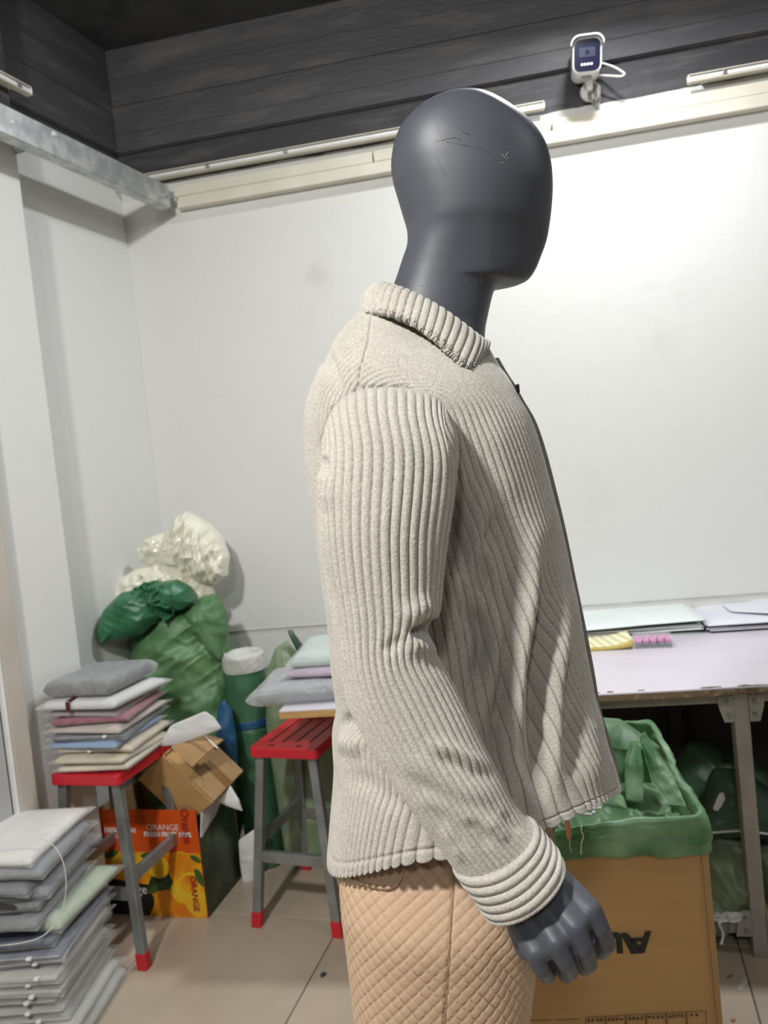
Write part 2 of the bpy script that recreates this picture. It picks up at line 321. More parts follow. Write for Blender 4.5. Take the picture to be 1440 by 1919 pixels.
def film_mat(name, opac=.26, col=(.80, .82, .83), rough=.16):
    m = bpy.data.materials.new(name); m.use_nodes = True; t = NT(m); b = t.n['Principled BSDF']; b.inputs['Base Color'].default_value = (*col, 1); b.inputs['Roughness'].default_value = rough
    tr = t.new('ShaderNodeBsdfTransparent'); ms = t.new('ShaderNodeMixShader'); lw = t.new('ShaderNodeLayerWeight', Blend=.35)
    tc = t.new('ShaderNodeTexCoord'); nz = t.new('ShaderNodeTexNoise', Scale=22.0, Detail=4.0, Distortion=1.5); t.link(tc, 'Object', nz, 'Vector')
    a = t.new('ShaderNodeMath', _operation='MULTIPLY_ADD'); a.inputs[1].default_value = .24; a.inputs[2].default_value = opac-.10; t.link(lw, 'Facing', a, 0)
    c = t.new('ShaderNodeMath', _operation='MULTIPLY_ADD'); c.inputs[1].default_value = .26; t.link(nz, 'Fac', c, 0); t.link(a, 'Value', c, 2)
    cl = t.new('ShaderNodeClamp'); t.link(c, 'Value', cl, 'Value')
    bp = t.new('ShaderNodeBump', Strength=.5, Distance=.01); t.link(nz, 'Fac', bp, 'Height'); t.link(bp, 'Normal', b, 'Normal')
    o = t.n['Material Output']; t.link(cl, 'Result', ms, 'Fac'); t.link(tr, 'BSDF', ms, 1); t.link(b, 'BSDF', ms, 2); t.link(ms, 'Shader', o, 'Surface'); return m
M_film = film_mat('clear_polybag', .03)
M_frost = film_mat('frosted_polybag', .20, (.74, .76, .77), .3)
M_clear = film_mat('clear_film', .12)
GARM = {}
def garment_mat(h):
    if h not in GARM: GARM[h] = mat('folded_cloth_'+h, h, .85, col2=tuple(x*.82 for x in lin(h)[:3]), nscale=9, bump=.25, bscale=50, stretch=(1, 1, 3))
    return GARM[h]
def shirt_mat():
    m = bpy.data.materials.new('greige_plush_corduroy'); m.use_nodes = True; t = NT(m); b = t.n['Principled BSDF']
    tc = t.new('ShaderNodeTexCoord'); n1 = t.new('ShaderNodeTexNoise', Scale=360.0, Detail=4.0); t.link(tc, 'Object', n1, 'Vector')
    n2 = t.new('ShaderNodeTexNoise', Scale=26.0, Detail=5.0); t.link(tc, 'Object', n2, 'Vector')
    mx = t.new('ShaderNodeMix', _data_type='RGBA'); mx.inputs['A'].default_value = (.345, .328, .288, 1); mx.inputs['B'].default_value = (.55, .525, .465, 1)
    r = t.new('ShaderNodeMapRange'); r.inputs['From Min'].default_value = .3; r.inputs['From Max'].default_value = .7
    ad = t.new('ShaderNodeMath', _operation='MULTIPLY_ADD'); ad.inputs[1].default_value = .75; t.link(n1, 'Fac', ad, 0)
    sc = t.new('ShaderNodeMath', _operation='MULTIPLY'); sc.inputs[1].default_value = .25; t.link(n2, 'Fac', sc, 0); t.link(sc, 'Value', ad, 2)
    t.link(ad, 'Value', r, 'Value'); t.link(r, 'Result', mx, 'Factor')
    at = t.new('ShaderNodeAttribute', _attribute_name='wale'); gv = t.new('ShaderNodeMix', _data_type='RGBA'); gv.inputs['A'].default_value = (.22, .207, .176, 1)   # groove shade painted into the ground colour between the wales
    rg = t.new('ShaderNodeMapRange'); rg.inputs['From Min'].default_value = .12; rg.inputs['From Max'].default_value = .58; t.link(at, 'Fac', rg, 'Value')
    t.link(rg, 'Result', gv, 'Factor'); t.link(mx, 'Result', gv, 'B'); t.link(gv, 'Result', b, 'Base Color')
    bp = t.new('ShaderNodeBump', Strength=.6, Distance=.0014); t.link(n1, 'Fac', bp, 'Height'); t.link(bp, 'Normal', b, 'Normal')
    b.inputs['Roughness'].default_value = .95; b.inputs['Specular IOR Level'].default_value = .15; b.inputs['Sheen Weight'].default_value = .35; b.inputs['Sheen Roughness'].default_value = .5
    return m
M_shirt = shirt_mat()
M_facing = mat('smooth_grey_facing', (.17, .167, .148), .85, col2=(.20, .196, .175), nscale=40, bump=.1, bscale=200)
M_trouser = mat('tan_quilted_fabric', (.50, .345, .225), .7, col2=(.47, .32, .205), nscale=40, bump=.08, bscale=260, sheen=.1)
M_button = mat('dark_button', (.012, .012, .014), .3, col2=(.02, .02, .022))

# ------------------------------------------------------------------ the room
uz = np.array([0, 0, 1.0]); ZC = 3.23
ta = math.radians(16); tx = np.array([math.cos(ta), -math.sin(ta), 0]); ty = np.array([math.sin(ta), math.cos(ta), 0]); TS = .592
fl = MB(); fl.box((0, .6, -.05), (9, 8, .094)); floor = struct(fl.build('floor', M_grout))
tb = MB(); tb.box((0, 0, -.004), (TS-.004, TS-.004, .008), bevel=.0012, seg=1); tile0 = tb.build('tile', M_tile, world=False)
first = True
for i in range(-5, 7):
    for j in range(-4, 6):
        c = tx*(-.93+TS*(i+.5)) + ty*(2.25+TS*(j-.5))
        if not (-2.7 < c[1] < 3.3 and -2.6 < c[0] < 3.3): continue
        o = tile0 if first else link(tile0.copy()); first = False
        o.parent = floor; o.location = c; o.rotation_euler = (0, 0, -ta)
w = MB(); w.box(back(2.0, -.061, 1.62), (4.6, .12, 3.24), (ex, en, uz)); wall_back = struct(w.build('wall_back', M_wall))
w = MB(); w.box(left(3.15, -.06, 1.62), (6.3, .12, 3.24), (gx, gm, uz))
wall_left = struct(w.build('wall_left', M_wall))
w = MB(); w.box(left(.7635, .05, 1.62), (.263, .10, 3.24), (gx, gm, uz), bevel=.004); struct(w.build('pillar', M_wall))
w = MB(); w.box(left(4.15, .05, 1.62), (4.4, .10, 3.24), (gx, gm, uz)); struct(w.build('wall_left', M_wall))
w = MB(); w.box((3.35, .3, 1.62), (.1, 6.2, 3.24)); struct(w.build('wall_right', M_greywall))
w = MB(); w.box((0, -2.65, 1.62), (7.0, .1, 3.24)); struct(w.build('wall_front', M_greywall))
w = MB(); w.box((0, .5, ZC+.05), (9, 8, .1)); struct(w.build('ceiling', M_ceil))
# board marked concrete beams over the walls: each cast board is its own piece, a little proud or shy
bm_ = struct(MB().box(back(2.0, .002, 3.03), (4.4, .016, .42), (ex, en, uz)).build('beam', M_beam))
for z0, z1, off in ((2.824, 2.8935, .019), (2.8945, 3.0055, .0175), (3.0065, 3.1115, .0195), (3.1125, 3.23, .018)):
    MB().box(back(2.0, off/2, (z0+z1)/2), (4.36, off, z1-z0), (ex, en, uz), bevel=.002).build('cast_board', M_beam, bm_)
bl_ = struct(MB().box(left(2.6, .002, 3.03), (5.2, .016, .42), (gx, gm, uz)).build('beam', M_beam))
for z0, z1, off in ((2.824, 2.9805, .018), (2.9815, 3.1005, .020), (3.1015, 3.23, .0175)):
    MB().box(left(2.6, off/2, (z0+z1)/2), (5.16, off, z1-z0), (gx, gm, uz), bevel=.002).build('cast_board', M_beam, bl_)
# door at the far left: beige frame, white seal, grey leaf
dr = struct(MB().box(left(1.42, .112, 1.03), (.86, .02, 2.04), (gx, gm, uz), bevel=.003).build('door_1', M_greydoor))
MB().box(left(.937, .117, 1.05), (.066, .034, 2.1), (gx, gm, uz), bevel=.004).build('door_frame', M_beige_trim, dr)
MB().box(left(.977, .123, 1.05), (.010, .02, 2.1), (gx, gm, uz), bevel=.002).build('door_seal', M_white_pl, dr)
# wainscot line on the back wall
MB().box(back(1.2, .0012, .84), (2.3, .0024, .004), (ex, en, uz)).build('trim_1', mat('grey_joint_line', (.40, .40, .38), .8, col2=(.55, .55, .53), nscale=14)).__setitem__('kind', 'structure')

# ------------------------------------------------------------------ ceiling hardware
ch = thing('steel_channel', 'galvanised steel channel running below the dark left beam to the back wall', 'channel', left(.1, .22, 2.555))
a0, a1 = .015, 1.75; L_ = a1-a0; sm = (a0+a1)/2
c = MB(); c.box(left(sm, .240, 2.598), (L_, .003, .086), (gx, gm, uz)); c.box(left(sm, .2175, 2.640), (L_, .045, .003), (gx, gm, uz))
c.box(left(sm, .2175, 2.5565), (L_, .045, .003), (gx, gm, uz)); c.box(left(sm, .1965, 2.566), (L_, .003, .018), (gx, gm, uz)); c.build('channel_profile', M_zinc, ch)
for s_ in (.035,):
    MB().tube([left(s_, .241, 2.60), left(s_, .262, 2.60)], .013, 6).tube([left(s_, .262, 2.60), left(s_, .275, 2.60)], .006, 8).build('bolt', M_zinc, ch)
for s_ in (.78, 1.32):
    MB().tube([left(s_, .241, 2.598), left(s_, .245, 2.598)], .005, 8).build('rivet', M_white_pl, ch)
br = thing('slotted_bracket', 'short slotted steel bracket between the white pillar and the channel', 'bracket', left(.65, .1, 2.57))
p0, p1 = left(.645, .10, 2.60), left(.60, .24, 2.625); bd = (p1-p0)/np.linalg.norm(p1-p0); bn = np.cross(bd, uz); bn /= np.linalg.norm(bn); bu = np.cross(bn, bd)
q = MB(); mid = (p0+p1)/2; Lb = np.linalg.norm(p1-p0)
q.box(mid+bu*.0125, (Lb, .003, .013), (bd, bn, bu)); q.box(mid-bu*.0125, (Lb, .003, .013), (bd, bn, bu))
for f0, f1 in ((0, .16), (.36, .52), (.74, 1)):
    q.box(p0+bd*Lb*(f0+f1)/2, (Lb*(f1-f0), .003, .014), (bd, bn, bu))
q.box(mid+bu*.018-bn*.012, (Lb, .026, .003), (bd, bn, bu)); q.build('angle_plate', M_zinc, br)
MB().tube([p1+bn*.004, p1+bn*.016], .007, 6).build('bolt', M_white_pl, br)

tr = thing('cable_trunking', 'long cream plastic cable trunking along the top of the white wall', 'trunking', back(.27, 0, 2.558))
MB().box(back(1.815, .020, 2.5815), (3.13, .04, .045), (ex, en, uz), bevel=.003).build('lower_duct', M_cream, tr)
MB().box(back(.645, .018, 2.6265), (.81, .036, .042), (ex, en, uz), bevel=.003).build('upper_duct', M_cream, tr)
MB().box(back(1.385, .0195, 2.6265), (.66, .036, .042), (ex, en, uz), bevel=.003).build('upper_duct', M_cream, tr)
MB().box(back(2.555, .018, 2.6265), (1.66, .036, .042), (ex, en, uz), bevel=.003).build('upper_duct', M_cream, tr)
def rail(frame, s0, s1, off, z, label, clips, nm='strip_rail', sz=(.024, .026)):
    t = thing(nm, label, 'rail', frame(s0, off, z-sz[1]/2)); d = frame(s1, off, z)-frame(s0, off, z); d /= np.linalg.norm(d); nn = frame(0, 1, 0)-frame(0, 0, 0); nn[2] = 0
    Lr = abs(s1-s0); c_ = (frame(s0, off, z)+frame(s1, off, z))/2
    b_ = MB(); b_.box(c_-nn*sz[0]*.4, (Lr, .003, sz[1]), (d, nn, uz)); b_.box(c_+uz*sz[1]*.45, (Lr, sz[0], .003), (d, nn, uz)); b_.box(c_-uz*sz[1]*.45, (Lr, sz[0], .003), (d, nn, uz)); b_.build('profile', M_cream, t)
    MB().box(c_+nn*sz[0]*.1, (Lr*.997, sz[0]*.5, sz[1]*.52), (d, nn, uz), bevel=.003).build('cover_strip', M_white_pl, t)
    for k in clips:
        MB().box(frame(k, off-.002, z), (.014, sz[0]+.006, sz[1]*.7), (d, nn, uz), bevel=.002).build('clip', M_steel, t)
    for k in (s0, s1):
        MB().box(frame(k, off, z), (.006, sz[0]*.95, sz[1]*.9), (d, nn, uz), bevel=.003).build('end_cap', M_white_pl, t)
    MB().box(c_-nn*(off/2+sz[0]*.2), (Lr*.9, max(off-sz[0]*.5, .006), .006), (d, nn, uz)).build('mount', M_cream, t)
rail(back, .06, 1.70, .045, 2.695, 'long thin cream strip rail on the dark beam behind the head', (.40, .72))
rail(back, 2.20, 3.3, .05, 2.690, 'thin cream strip rail in the top right corner beside the camera', (2.32, 2.9))
rail(left, .58, 1.6, .135, 2.80, 'short cream strip rail end above the channel on the left beam', (.63,))

# CCTV bullet camera
P = lambda px, py, off=.10: BW(px, py, off)
cc = thing('security_camera', 'white bullet security camera with black face on the dark beam', 'camera', BW(1112, 185, 0))
fd = np.array([-.22, -.95, -.22]); fd /= np.linalg.norm(fd); sx_ = np.cross(fd, uz); sx_ /= np.linalg.norm(sx_); sx_ = -sx_ if sx_[0] < 0 else sx_; up_ = np.cross(sx_, fd); up_ = up_ if up_[2] > 0 else -up_
tl = math.radians(-5); sx2 = sx_*math.cos(tl)+up_*math.sin(tl); up2 = up_*math.cos(tl)-sx_*math.sin(tl)
cz = BW(1101, 103, .17)
def rr(w, h, r, n=6):
    o = []
    for cx_, cy_, a in ((w/2-r, h/2-r, 0), (-w/2+r, h/2-r, 90), (-w/2+r, -h/2+r, 180), (w/2-r, -h/2+r, 270)):
        for k in range(n+1): t_ = math.radians(a+90*k/n); o.append((cx_+r*math.cos(t_), cy_+r*math.sin(t_)))
    return o
at3 = lambda x, y, z: cz + sx2*x + up2*y + fd*z
M_cc = M_white_pl
MB().prism([at3(x, y, 0) for x, y in rr(.098, .112, .026)], -fd*.15).build('body', M_cc, cc, bevel=.003)
MB().prism([at3(x, y, .0025) for x, y in rr(.088, .100, .022)], -fd*.004).build('face_plate', M_black_pl, cc)
hp = [(x, y) for x, y in rr(.112, .122, .030) if y > -.005]; hi = [(x*.94, y*.94-.0005) for x, y in hp]
hb = MB()
for k in range(len(hp)-1): hb.prism([at3(*hp[k], .018), at3(*hp[k+1], .018), at3(*hi[k+1], .018), at3(*hi[k], .018)], -fd*.16)
hb.build('sun_hood', M_cc, cc)
MB().prism([at3(x, y+.008, .0042) for x, y in rr(.054, .030, .004)], -fd*.003).build('lens_window', mat('lens_window_dark', (.03, .033, .06), .15, col2=(.04, .043, .07)), cc)
MB().tube([at3(0, .008, .0035), at3(0, .008, .0058)], .007, 16).build('lens', M_black_pl, cc)
for k in range(4):
    MB().tube([at3(-.017+.0105*k, -.029, .002), at3(-.017+.0105*k, -.029, .005)], .0041, 12).build('led', M_white_pl, cc)
bs = BW(1105, 163, .0); bc = BW(1107, 172, .018)
MB().tube([bc-en*.0, bc+en*.012], [.037, .034], 24).build('base_disc', M_cc, cc)
MB().tube([bc+en*.008, BW(1106, 163, .055)], [.011, .010], 12).tube([BW(1106, 166, .052), BW(1104, 149, .075), BW(1104, 138, .085)], [.012, .0135, .008], 12).build('mount_arm', M_cc, cc)
MB().tube([BW(1104, 140, .085), at3(.0, -.054, -.05)], .0055, 8).box(at3(0, -.060, -.05), (.035, .012, .03), (sx2, up2, fd), bevel=.002).build('mount_plate', M_zinc, cc)
cabk = [BW(1128, 118, .05), BW(1150, 125, .07), BW(1166, 134, .075), BW(1171, 139, .075), BW(1163, 143, .07), BW(1140, 142, .06), BW(1122, 142, .05), BW(1114, 150, .045), BW(1122, 170, .04), BW(1118, 192, .03), BW(1114, 200, .012)]
MB().tube(catmull(np.array(cabk), np.linspace(0, len(cabk)-1, 60)), .0035, 8).build('cable', M_cable, cc, smooth=True)
for k, (dx, r_) in enumerate(((0, .026), (4, .031), (-3, .022))):
    c0 = BW(1112+dx, 178, .042-.005*k)
    MB().tube([c0+ex*r_*.55*math.cos(t_)+uz*r_*1.2*math.sin(t_)+en*.006*math.sin(2*t_) for t_ in np.linspace(-1.9, 4.2, 40)], .003, 6).build('coiled_cable', M_greymetal, cc, smooth=True)

# ------------------------------------------------------------------ the mannequin
man = thing('mannequin', 'slate grey faceless mannequin wearing corduroy shirt and tan quilted trousers', 'mannequin', (.03, 1.0, 0))
BODY = bmesh.new()
def body_add(P, wrap=True):
    nu, nv = P.shape[:2]; me = bpy.data.meshes.new('t'); setmesh(me, P.reshape(-1, 3)-origin_of(man), grid_quads(nu, nv, wrap)); BODY.from_mesh(me); bpy.data.meshes.remove(me)
# head and neck: rows of the profile at the mid plane (left edge, right edge, half width)
HR = [(183.2, 868, 877, .004), (184.5, 852, 892, .018), (188, 836, 908, .029), (195, 811, 929, .041), (205, 790, 948, .050), (220, 771, 971.5, .058), (240, 752, 995.5, .065), (262, 741, 1013.5, .070),
      (285, 735.5, 1025, .0735), (312, 733.2, 1031.5, .0755), (341, 737.5, 1034.3, .0762), (370, 746, 1034.3, .0755), (400, 755, 1032.3, .074), (425, 762.3, 1029.2, .072), (446, 764.2, 1025.6, .0675), (464, 762, 1020.4, .0645),
      (482, 755.8, 1013.5, .0620), (500, 749.8, 1006.5, .0602), (513, 745.6, 999.5, .0592), (521, 742.8, 993.5, .0588), (526, 741, 987.5, .0586), (529.5, 739.8, 980, .0585), (531.6, 739, 968, .0584), (533, 738.6, 952, .0584), (534.6, 738, 939, .0584),
      (538, 736.6, 931, .0583), (545, 734, 926.5, .0583), (556, 730, 922.5, .0585), (572, 724, 918.5, .0592), (595, 715, 913.5, .061), (620, 702, 909, .064), (650, 680, 910, .075), (700, 640, 930, .11), (760, 605, 960, .15), (850, 600, 985, .15), (1000, 615, 1015, .145), (1200, 640, 1040, .14), (1450, 655, 1030, .13), (1550, 660, 1020, .12), (1580, 830, 850, .01)]
HR = np.array(HR); hd = resample(HR*[1, .3, .3, 0], 300); HK = catmull(HR, hd)
nth = 128; th = np.linspace(0, 2*PI, nth, endpoint=False)[:, None]; ct, st = np.cos(th), np.sin(th)
row, lx, rx, hw = HK.T; rowm = row[None]
e_ = 2.15; cxr = np.interp(row, [183, 260, 340, 420, 480, 530, 580, 640, 700, 800, 2000], [872, 876, 882, 872, 850, 832, 818, 800, 785, 790, 0]); cxr = np.where(row > 800, (lx+rx)/2, np.clip(cxr, lx+1, rx-1))[None]
xx = cxr - np.where(ct > 0, cxr-lx[None], rx[None]-cxr)*np.sign(ct)*np.abs(ct)**(2/e_)
fr = np.clip(-ct, 0, 1)
yy = 1.0 - hw*np.sign(st)*np.abs(st)**(2/e_)*(1-.12*fr**2*np.clip((480-rowm)/60, 0, 1)-.42*np.clip((xx-905)/130, 0, 1)**1.3*np.clip((rowm-360)/120, 0, 1)*np.clip((560-rowm)/10, 0, 1))
Pm = PY(xx, np.broadcast_to(rowm, xx.shape), 1.0); Pm[..., 1] = yy; body_add(Pm)

# shirt: torso rings (back x,y  front x,y  near-side y  half width), pixels measured at the mid plane
TR = np.array([(690, 570, 915, 655, 628, .066), (668, 592, 922, 672, 648, .088), (640, 626, 936, 700, 684, .122), (614, 668, 950, 724, 722, .150), (592, 716, 964, 752, 760, .166),
      (575, 770, 985, 790, 800, .170), (573, 830, 1003, 842, 845, .171), (581, 910, 1024, 920, 918, .171), (595, 990, 1044, 1000, 998, .170), (606, 1080, 1062, 1085, 1086, .168), (615, 1160, 1079, 1168, 1168, .166),
      (622, 1240, 1094, 1248, 1250, .164), (633, 1318, 1106, 1320, 1300, .164), (627, 1368, 1119, 1366, 1335, .166), (630, 1432, 1134, 1410, 1378, .170), (624, 1505, 1142, 1440, 1423, .175), (618, 1578, 1149, 1466, 1472, .180)], float)
NT_ = 430; tv = resample(TR[:, :4]*[1, 1, 0, 0]+TR[:, [4, 4, 4, 4]]*[0, 1.2, 0, 0], NT_); TK = catmull(TR, tv)
tha = np.concatenate([np.linspace(0, PI, 820, endpoint=False), np.linspace(PI, 2*PI, 330, endpoint=False)])
PIT = .0098
def torso_points(tha, TK):
    th = tha[:, None]; ct, st = np.cos(th), np.sin(th)
    hw_ = np.clip((TK[:, 1]-1380)/180, 0, 1)[None]; e_ = 2.35+np.where(ct > 0, .9, -.2)*hw_*np.minimum(1, np.abs(ct)*3)
    bx, by, fx, fy, sy, w = TK.T
    x = (bx+fx)/2-(fx-bx)/2*np.sign(ct)*np.abs(ct)**(2/e_)
    r_ = by+(fy-by)*(1-ct)/2 + (sy-(by+fy)/2)*np.abs(st)**1.7 - 62*hw_*np.clip(-ct, 0, 1)*np.abs(st)
    P = PY(x, r_, 1.0); P[..., 1] = 1.0-w*np.sign(st)*np.abs(st)**(2/e_)
    return P
P0 = torso_points(tha, TK)
ref = int(np.argmin(np.abs(tv-5.3))); ring = P0[:, ref]
s0 = np.r_[0, np.cumsum(np.linalg.norm(np.diff(np.vstack([ring, ring[:1]]), axis=0), axis=1))][:-1]
tg = np.minimum(np.concatenate([tha]), 2*PI-1e-6)
Yn = (1.0-P0[..., 1])/TK[ref, 5]; sgn = np.sign(Yn); eq = np.arcsin(np.clip(np.abs(Yn), 0, 1)**(2.35/2))
the = np.where(np.cos(tha)[:, None] < 0, PI-eq, eq); the = np.where(sgn < 0, 2*PI-the, the)
up = np.interp(the, tha, s0); lowc = np.broadcast_to(s0[:, None], up.shape)
wb_ = np.clip((tv-3.3)/2.6, 0, 1)[None]; wb_ = wb_*wb_*(3-2*wb_); c_ = up*(1-wb_)+lowc*wb_
tl_ = np.r_[0, np.cumsum(np.linalg.norm(np.diff(P0[240], axis=0), axis=1))]; td = np.clip(tl_-tl_[ref], 0, None)
fz = np.clip((tha-.95)/1.9, 0, 1); fz = fz*fz*(3-2*fz); fz = fz[:, None]*np.where(tha < PI, 1, .0)[:, None]*np.clip(1.25*(PI-tha)/PI*2.6, 0, 1)[:, None]
c_ = c_ - fz*.16*td[None] + .006*vnoise(P0, 14, 3)*np.clip(td/.1, 0, 1)[None]
N0 = normals(P0, True); ctr = P0.mean((0, 1)); N0 *= np.sign(((P0-ctr)*N0).sum(-1).mean())
X, Y = proj(P0.reshape(-1, 3)); X = X.reshape(P0.shape[:2]); Y = Y.reshape(P0.shape[:2]); near = np.clip((1.0-P0[..., 1])/.03, 0, 1)
D = np.zeros(X.shape)
for pts, wd_, am in [  # drape folds of the near side: (line, half width px, metres)
    ([(866, 890), (858, 1000), (880, 1100)], 16, -.012), ([(905, 880), (900, 1000), (930, 1120)], 16, .007), ([(935, 950), (905, 1045), (915, 1130)], 12, -.008),
    ([(872, 1120), (905, 1200), (890, 1300)], 13, -.012), ([(930, 1130), (925, 1240), (905, 1380)], 13, .007), ([(948, 1150), (945, 1260), (930, 1400), (960, 1500)], 14, -.009),
    ([(1000, 960), (985, 1120), (965, 1300), (985, 1480)], 20, .012), ([(1030, 980), (1015, 1150), (1000, 1300), (1010, 1480), (1020, 1560)], 16, -.011), ([(1065, 1080), (1040, 1250), (1035, 1420), (1050, 1530)], 18, .009),
    ([(1080, 1180), (1062, 1330), (1072, 1470)], 14, -.007), ([(1100, 1300), (1105, 1420), (1120, 1490)], 20, .005), ([(905, 770), (935, 850), (965, 960)], 22, .0022),
    ([(640, 1345), (700, 1365)], 12, -.008), ([(632, 1385), (690, 1400)], 16, .005), ([(640, 1450), (700, 1470), (760, 1530)], 16, -.003), ([(600, 700), (640, 690)], 30, -.004)]:
    D += 1.7*am*fold(X, Y, pts, wd_*1.15)*near
D += .003*vnoise(P0, 22, 5)*np.clip(td/.15, 0, 1)[None]
D -= .0025*np.exp(-(seg_dist(X, Y, [(697, 592), (690, 640), (676, 690), (672, 722)])/2.2)**2)*near        # shoulder seam
D -= .0035*np.exp(-(seg_dist(X, Y, [(606, 860), (604, 830), (622, 770), (676, 727), (765, 727), (820, 760), (858, 825), (852, 880)])/4)**2)*near
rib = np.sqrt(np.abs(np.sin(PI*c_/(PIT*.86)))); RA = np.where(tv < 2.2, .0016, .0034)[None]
sm_ = np.exp(-(seg_dist(X, Y, [(720, 625), (790, 660), (850, 710)])/55)**2)*near; RA = RA*(1-.72*sm_)
hem = np.exp(-((tl_[-1]-tl_-.014)/.0022)**2)[None]*.0022
D = D + RA*(rib-.6) - hem
P1 = P0 + N0*D[..., None]
tend = np.clip(1-(tl_[-1]-tl_)/.012, 0, 1)[None]; tdir = np.gradient(P0, axis=1); tdir /= np.linalg.norm(tdir, axis=-1, keepdims=True)
P1 += tdir*(.0045*(rib-.5)*tend)[..., None]
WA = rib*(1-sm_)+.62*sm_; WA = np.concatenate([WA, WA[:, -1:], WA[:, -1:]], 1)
inner = [P1[:, -1]-N0[:, -1]*.006-tdir[:, -1]*.002, P1[:, -1]-N0[:, -1]*.008-tdir[:, -1]*.04]
P1 = np.concatenate([P1, np.stack(inner, 1)], 1)
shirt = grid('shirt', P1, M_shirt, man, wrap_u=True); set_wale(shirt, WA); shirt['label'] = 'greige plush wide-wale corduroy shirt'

# sleeve rings: left x,y  right x,y  depth centre  half depth
SL = np.array([(692, 728, 758, 726, .836, .016), (660, 737, 796, 736, .828, .030), (634, 756, 826, 757, .820, .042), (614, 792, 848, 790, .811, .051), (604, 840, 858, 842, .801, .057), (596, 920, 846, 920, .791, .060), (600, 1000, 834, 1000, .784, .060), (611, 1080, 830, 1078, .780, .058),
      (625, 1155, 824, 1140, .776, .057), (636, 1220, 806, 1178, .772, .056), (645, 1270, 808, 1208, .768, .055), (655, 1318, 834, 1252, .763, .054), (674, 1360, 868, 1318, .757, .052), (702, 1411, 900, 1386, .751, .051), (736, 1459, 928, 1443, .747, .050), (778, 1516, 955, 1496, .744, .049), (815, 1570, 982, 1534, .742, .048), (846, 1616, 1000, 1550, .740, .046), (856, 1632, 1004, 1556, .739, .043)], float)
def tube_points(K, nv, th, e=2.1):
    T = resample((K[:, :2]+K[:, 2:4])/2, nv); A = catmull(K, T)
    a = PY(A[:, 0], A[:, 1], A[:, 4]); b = PY(A[:, 2], A[:, 3], A[:, 4]); c = (a+b)/2; h = (b-a)/2
    ct, st = np.cos(th)[:, None, None], np.sin(th)[:, None, None]
    sp = lambda v: np.sign(v)*np.abs(v)**(2/e)
    P = c[None]-h[None]*sp(ct); P[..., 1] -= (A[:, 5][None]*sp(st[..., 0])); return P, T, A
ths = np.linspace(0, 2*PI, 500, endpoint=False)
Q0, tS, AS = tube_points(SL, 440, ths)
def outward(P):
    N = normals(P, True); c = P.mean(0, keepdims=True); return N*np.sign(((P-c)*N).sum(-1).mean())
NQ = outward(Q0); X, Y = proj(Q0.reshape(-1, 3)); X = X.reshape(Q0.shape[:2]); Y = Y.reshape(Q0.shape[:2]); nearS = np.clip(np.sin(ths)*3+.6, 0, 1)[:, None]
refS = int(np.argmin(np.abs(tS-5.5))); sS = np.r_[0, np.cumsum(np.linalg.norm(np.diff(np.vstack([Q0[:, refS], Q0[:1, refS]]), axis=0), axis=1))]
n_r = round(sS[-1]/PIT); cS = sS[:-1, None]/sS[-1]*n_r*np.ones((1, len(tS)))
cap = np.clip((4.2-tS)/4.2, 0, 1)[None]; XC = np.clip((X-600)/250, 0, 1)                       # on the cap the ribs run straight up to the seam
xr = 0; cS_ref = cS[:250, refS]; xref = X[:250, refS]
wS = np.clip((5.6-tS)/3.2, 0, 1)[None]; wS = wS*wS*(3-2*wS)
Xq = X-(Y-Y[:, refS:refS+1])*.035; cX = np.interp(Xq, xref, cS_ref)+(np.minimum(Xq-xref[0], 0)+np.maximum(Xq-xref[-1], 0))/15
cS = np.where((np.sin(ths)[:, None] > 0) & (tS[None] < 5.6), cX*wS+cS*(1-wS), cS)
cS += .35*vnoise(Q0, 18, 8)*np.clip((tS-8)/3, 0, 1)[None]
E_ = np.zeros(X.shape)
for pts, wd_, am in [
    ([(764, 1188), (790, 1182), (824, 1160)], 9, -.014), ([(745, 1168), (780, 1146), (818, 1120)], 20, .005), ([(750, 1208), (790, 1214), (822, 1236)], 18, .005), ([(715, 1228), (756, 1190)], 12, -.003),
    ([(790, 1385), (862, 1412), (920, 1450)], 14, .0042), ([(800, 1412), (870, 1440), (930, 1474)], 13, -.0026), ([(750, 1400), (845, 1470), (935, 1508)], 20, .004), ([(740, 1440), (830, 1500), (900, 1540)], 14, -.0035), ([(780, 1480), (900, 1535), (965, 1548)], 15, .004),
    ([(730, 1440), (790, 1515), (850, 1585)], 16, .003), ([(795, 1500), (850, 1560), (885, 1610)], 12, -.0035), ([(870, 1530), (925, 1595)], 12, -.003), ([(900, 1535), (955, 1580)], 11, .003), ([(935, 1520), (980, 1565)], 10, -.003), ([(825, 1540), (875, 1622)], 11, .003),
    ([(800, 760), (838, 900), (818, 1100)], 20, .004), ([(610, 850), (606, 900)], 8, -.006), ([(600, 870), (618, 960)], 14, .003)]:
    E_ += am*fold(X, Y, pts, wd_)*nearS
ribS = np.sqrt(np.abs(np.sin(PI*cS)))
E_ += (.0032*(ribS-.6)-.0016*np.clip(1-tS/1.2, 0, 1)[None]) + .0022*vnoise(Q0, 30, 12)*np.clip((tS-7)/3, 0, 1)[None]
fray = np.exp(-(seg_dist(X, Y, [(608, 830), (604, 870), (606, 915), (600, 950)])/7)**2); E_ += .0028*fray*(np.random.default_rng(3).random(E_.shape)-.6)*nearS
sleeve = grid('sleeve', Q0+NQ*E_[..., None], M_shirt, shirt, wrap_u=True); set_wale(sleeve, ribS)
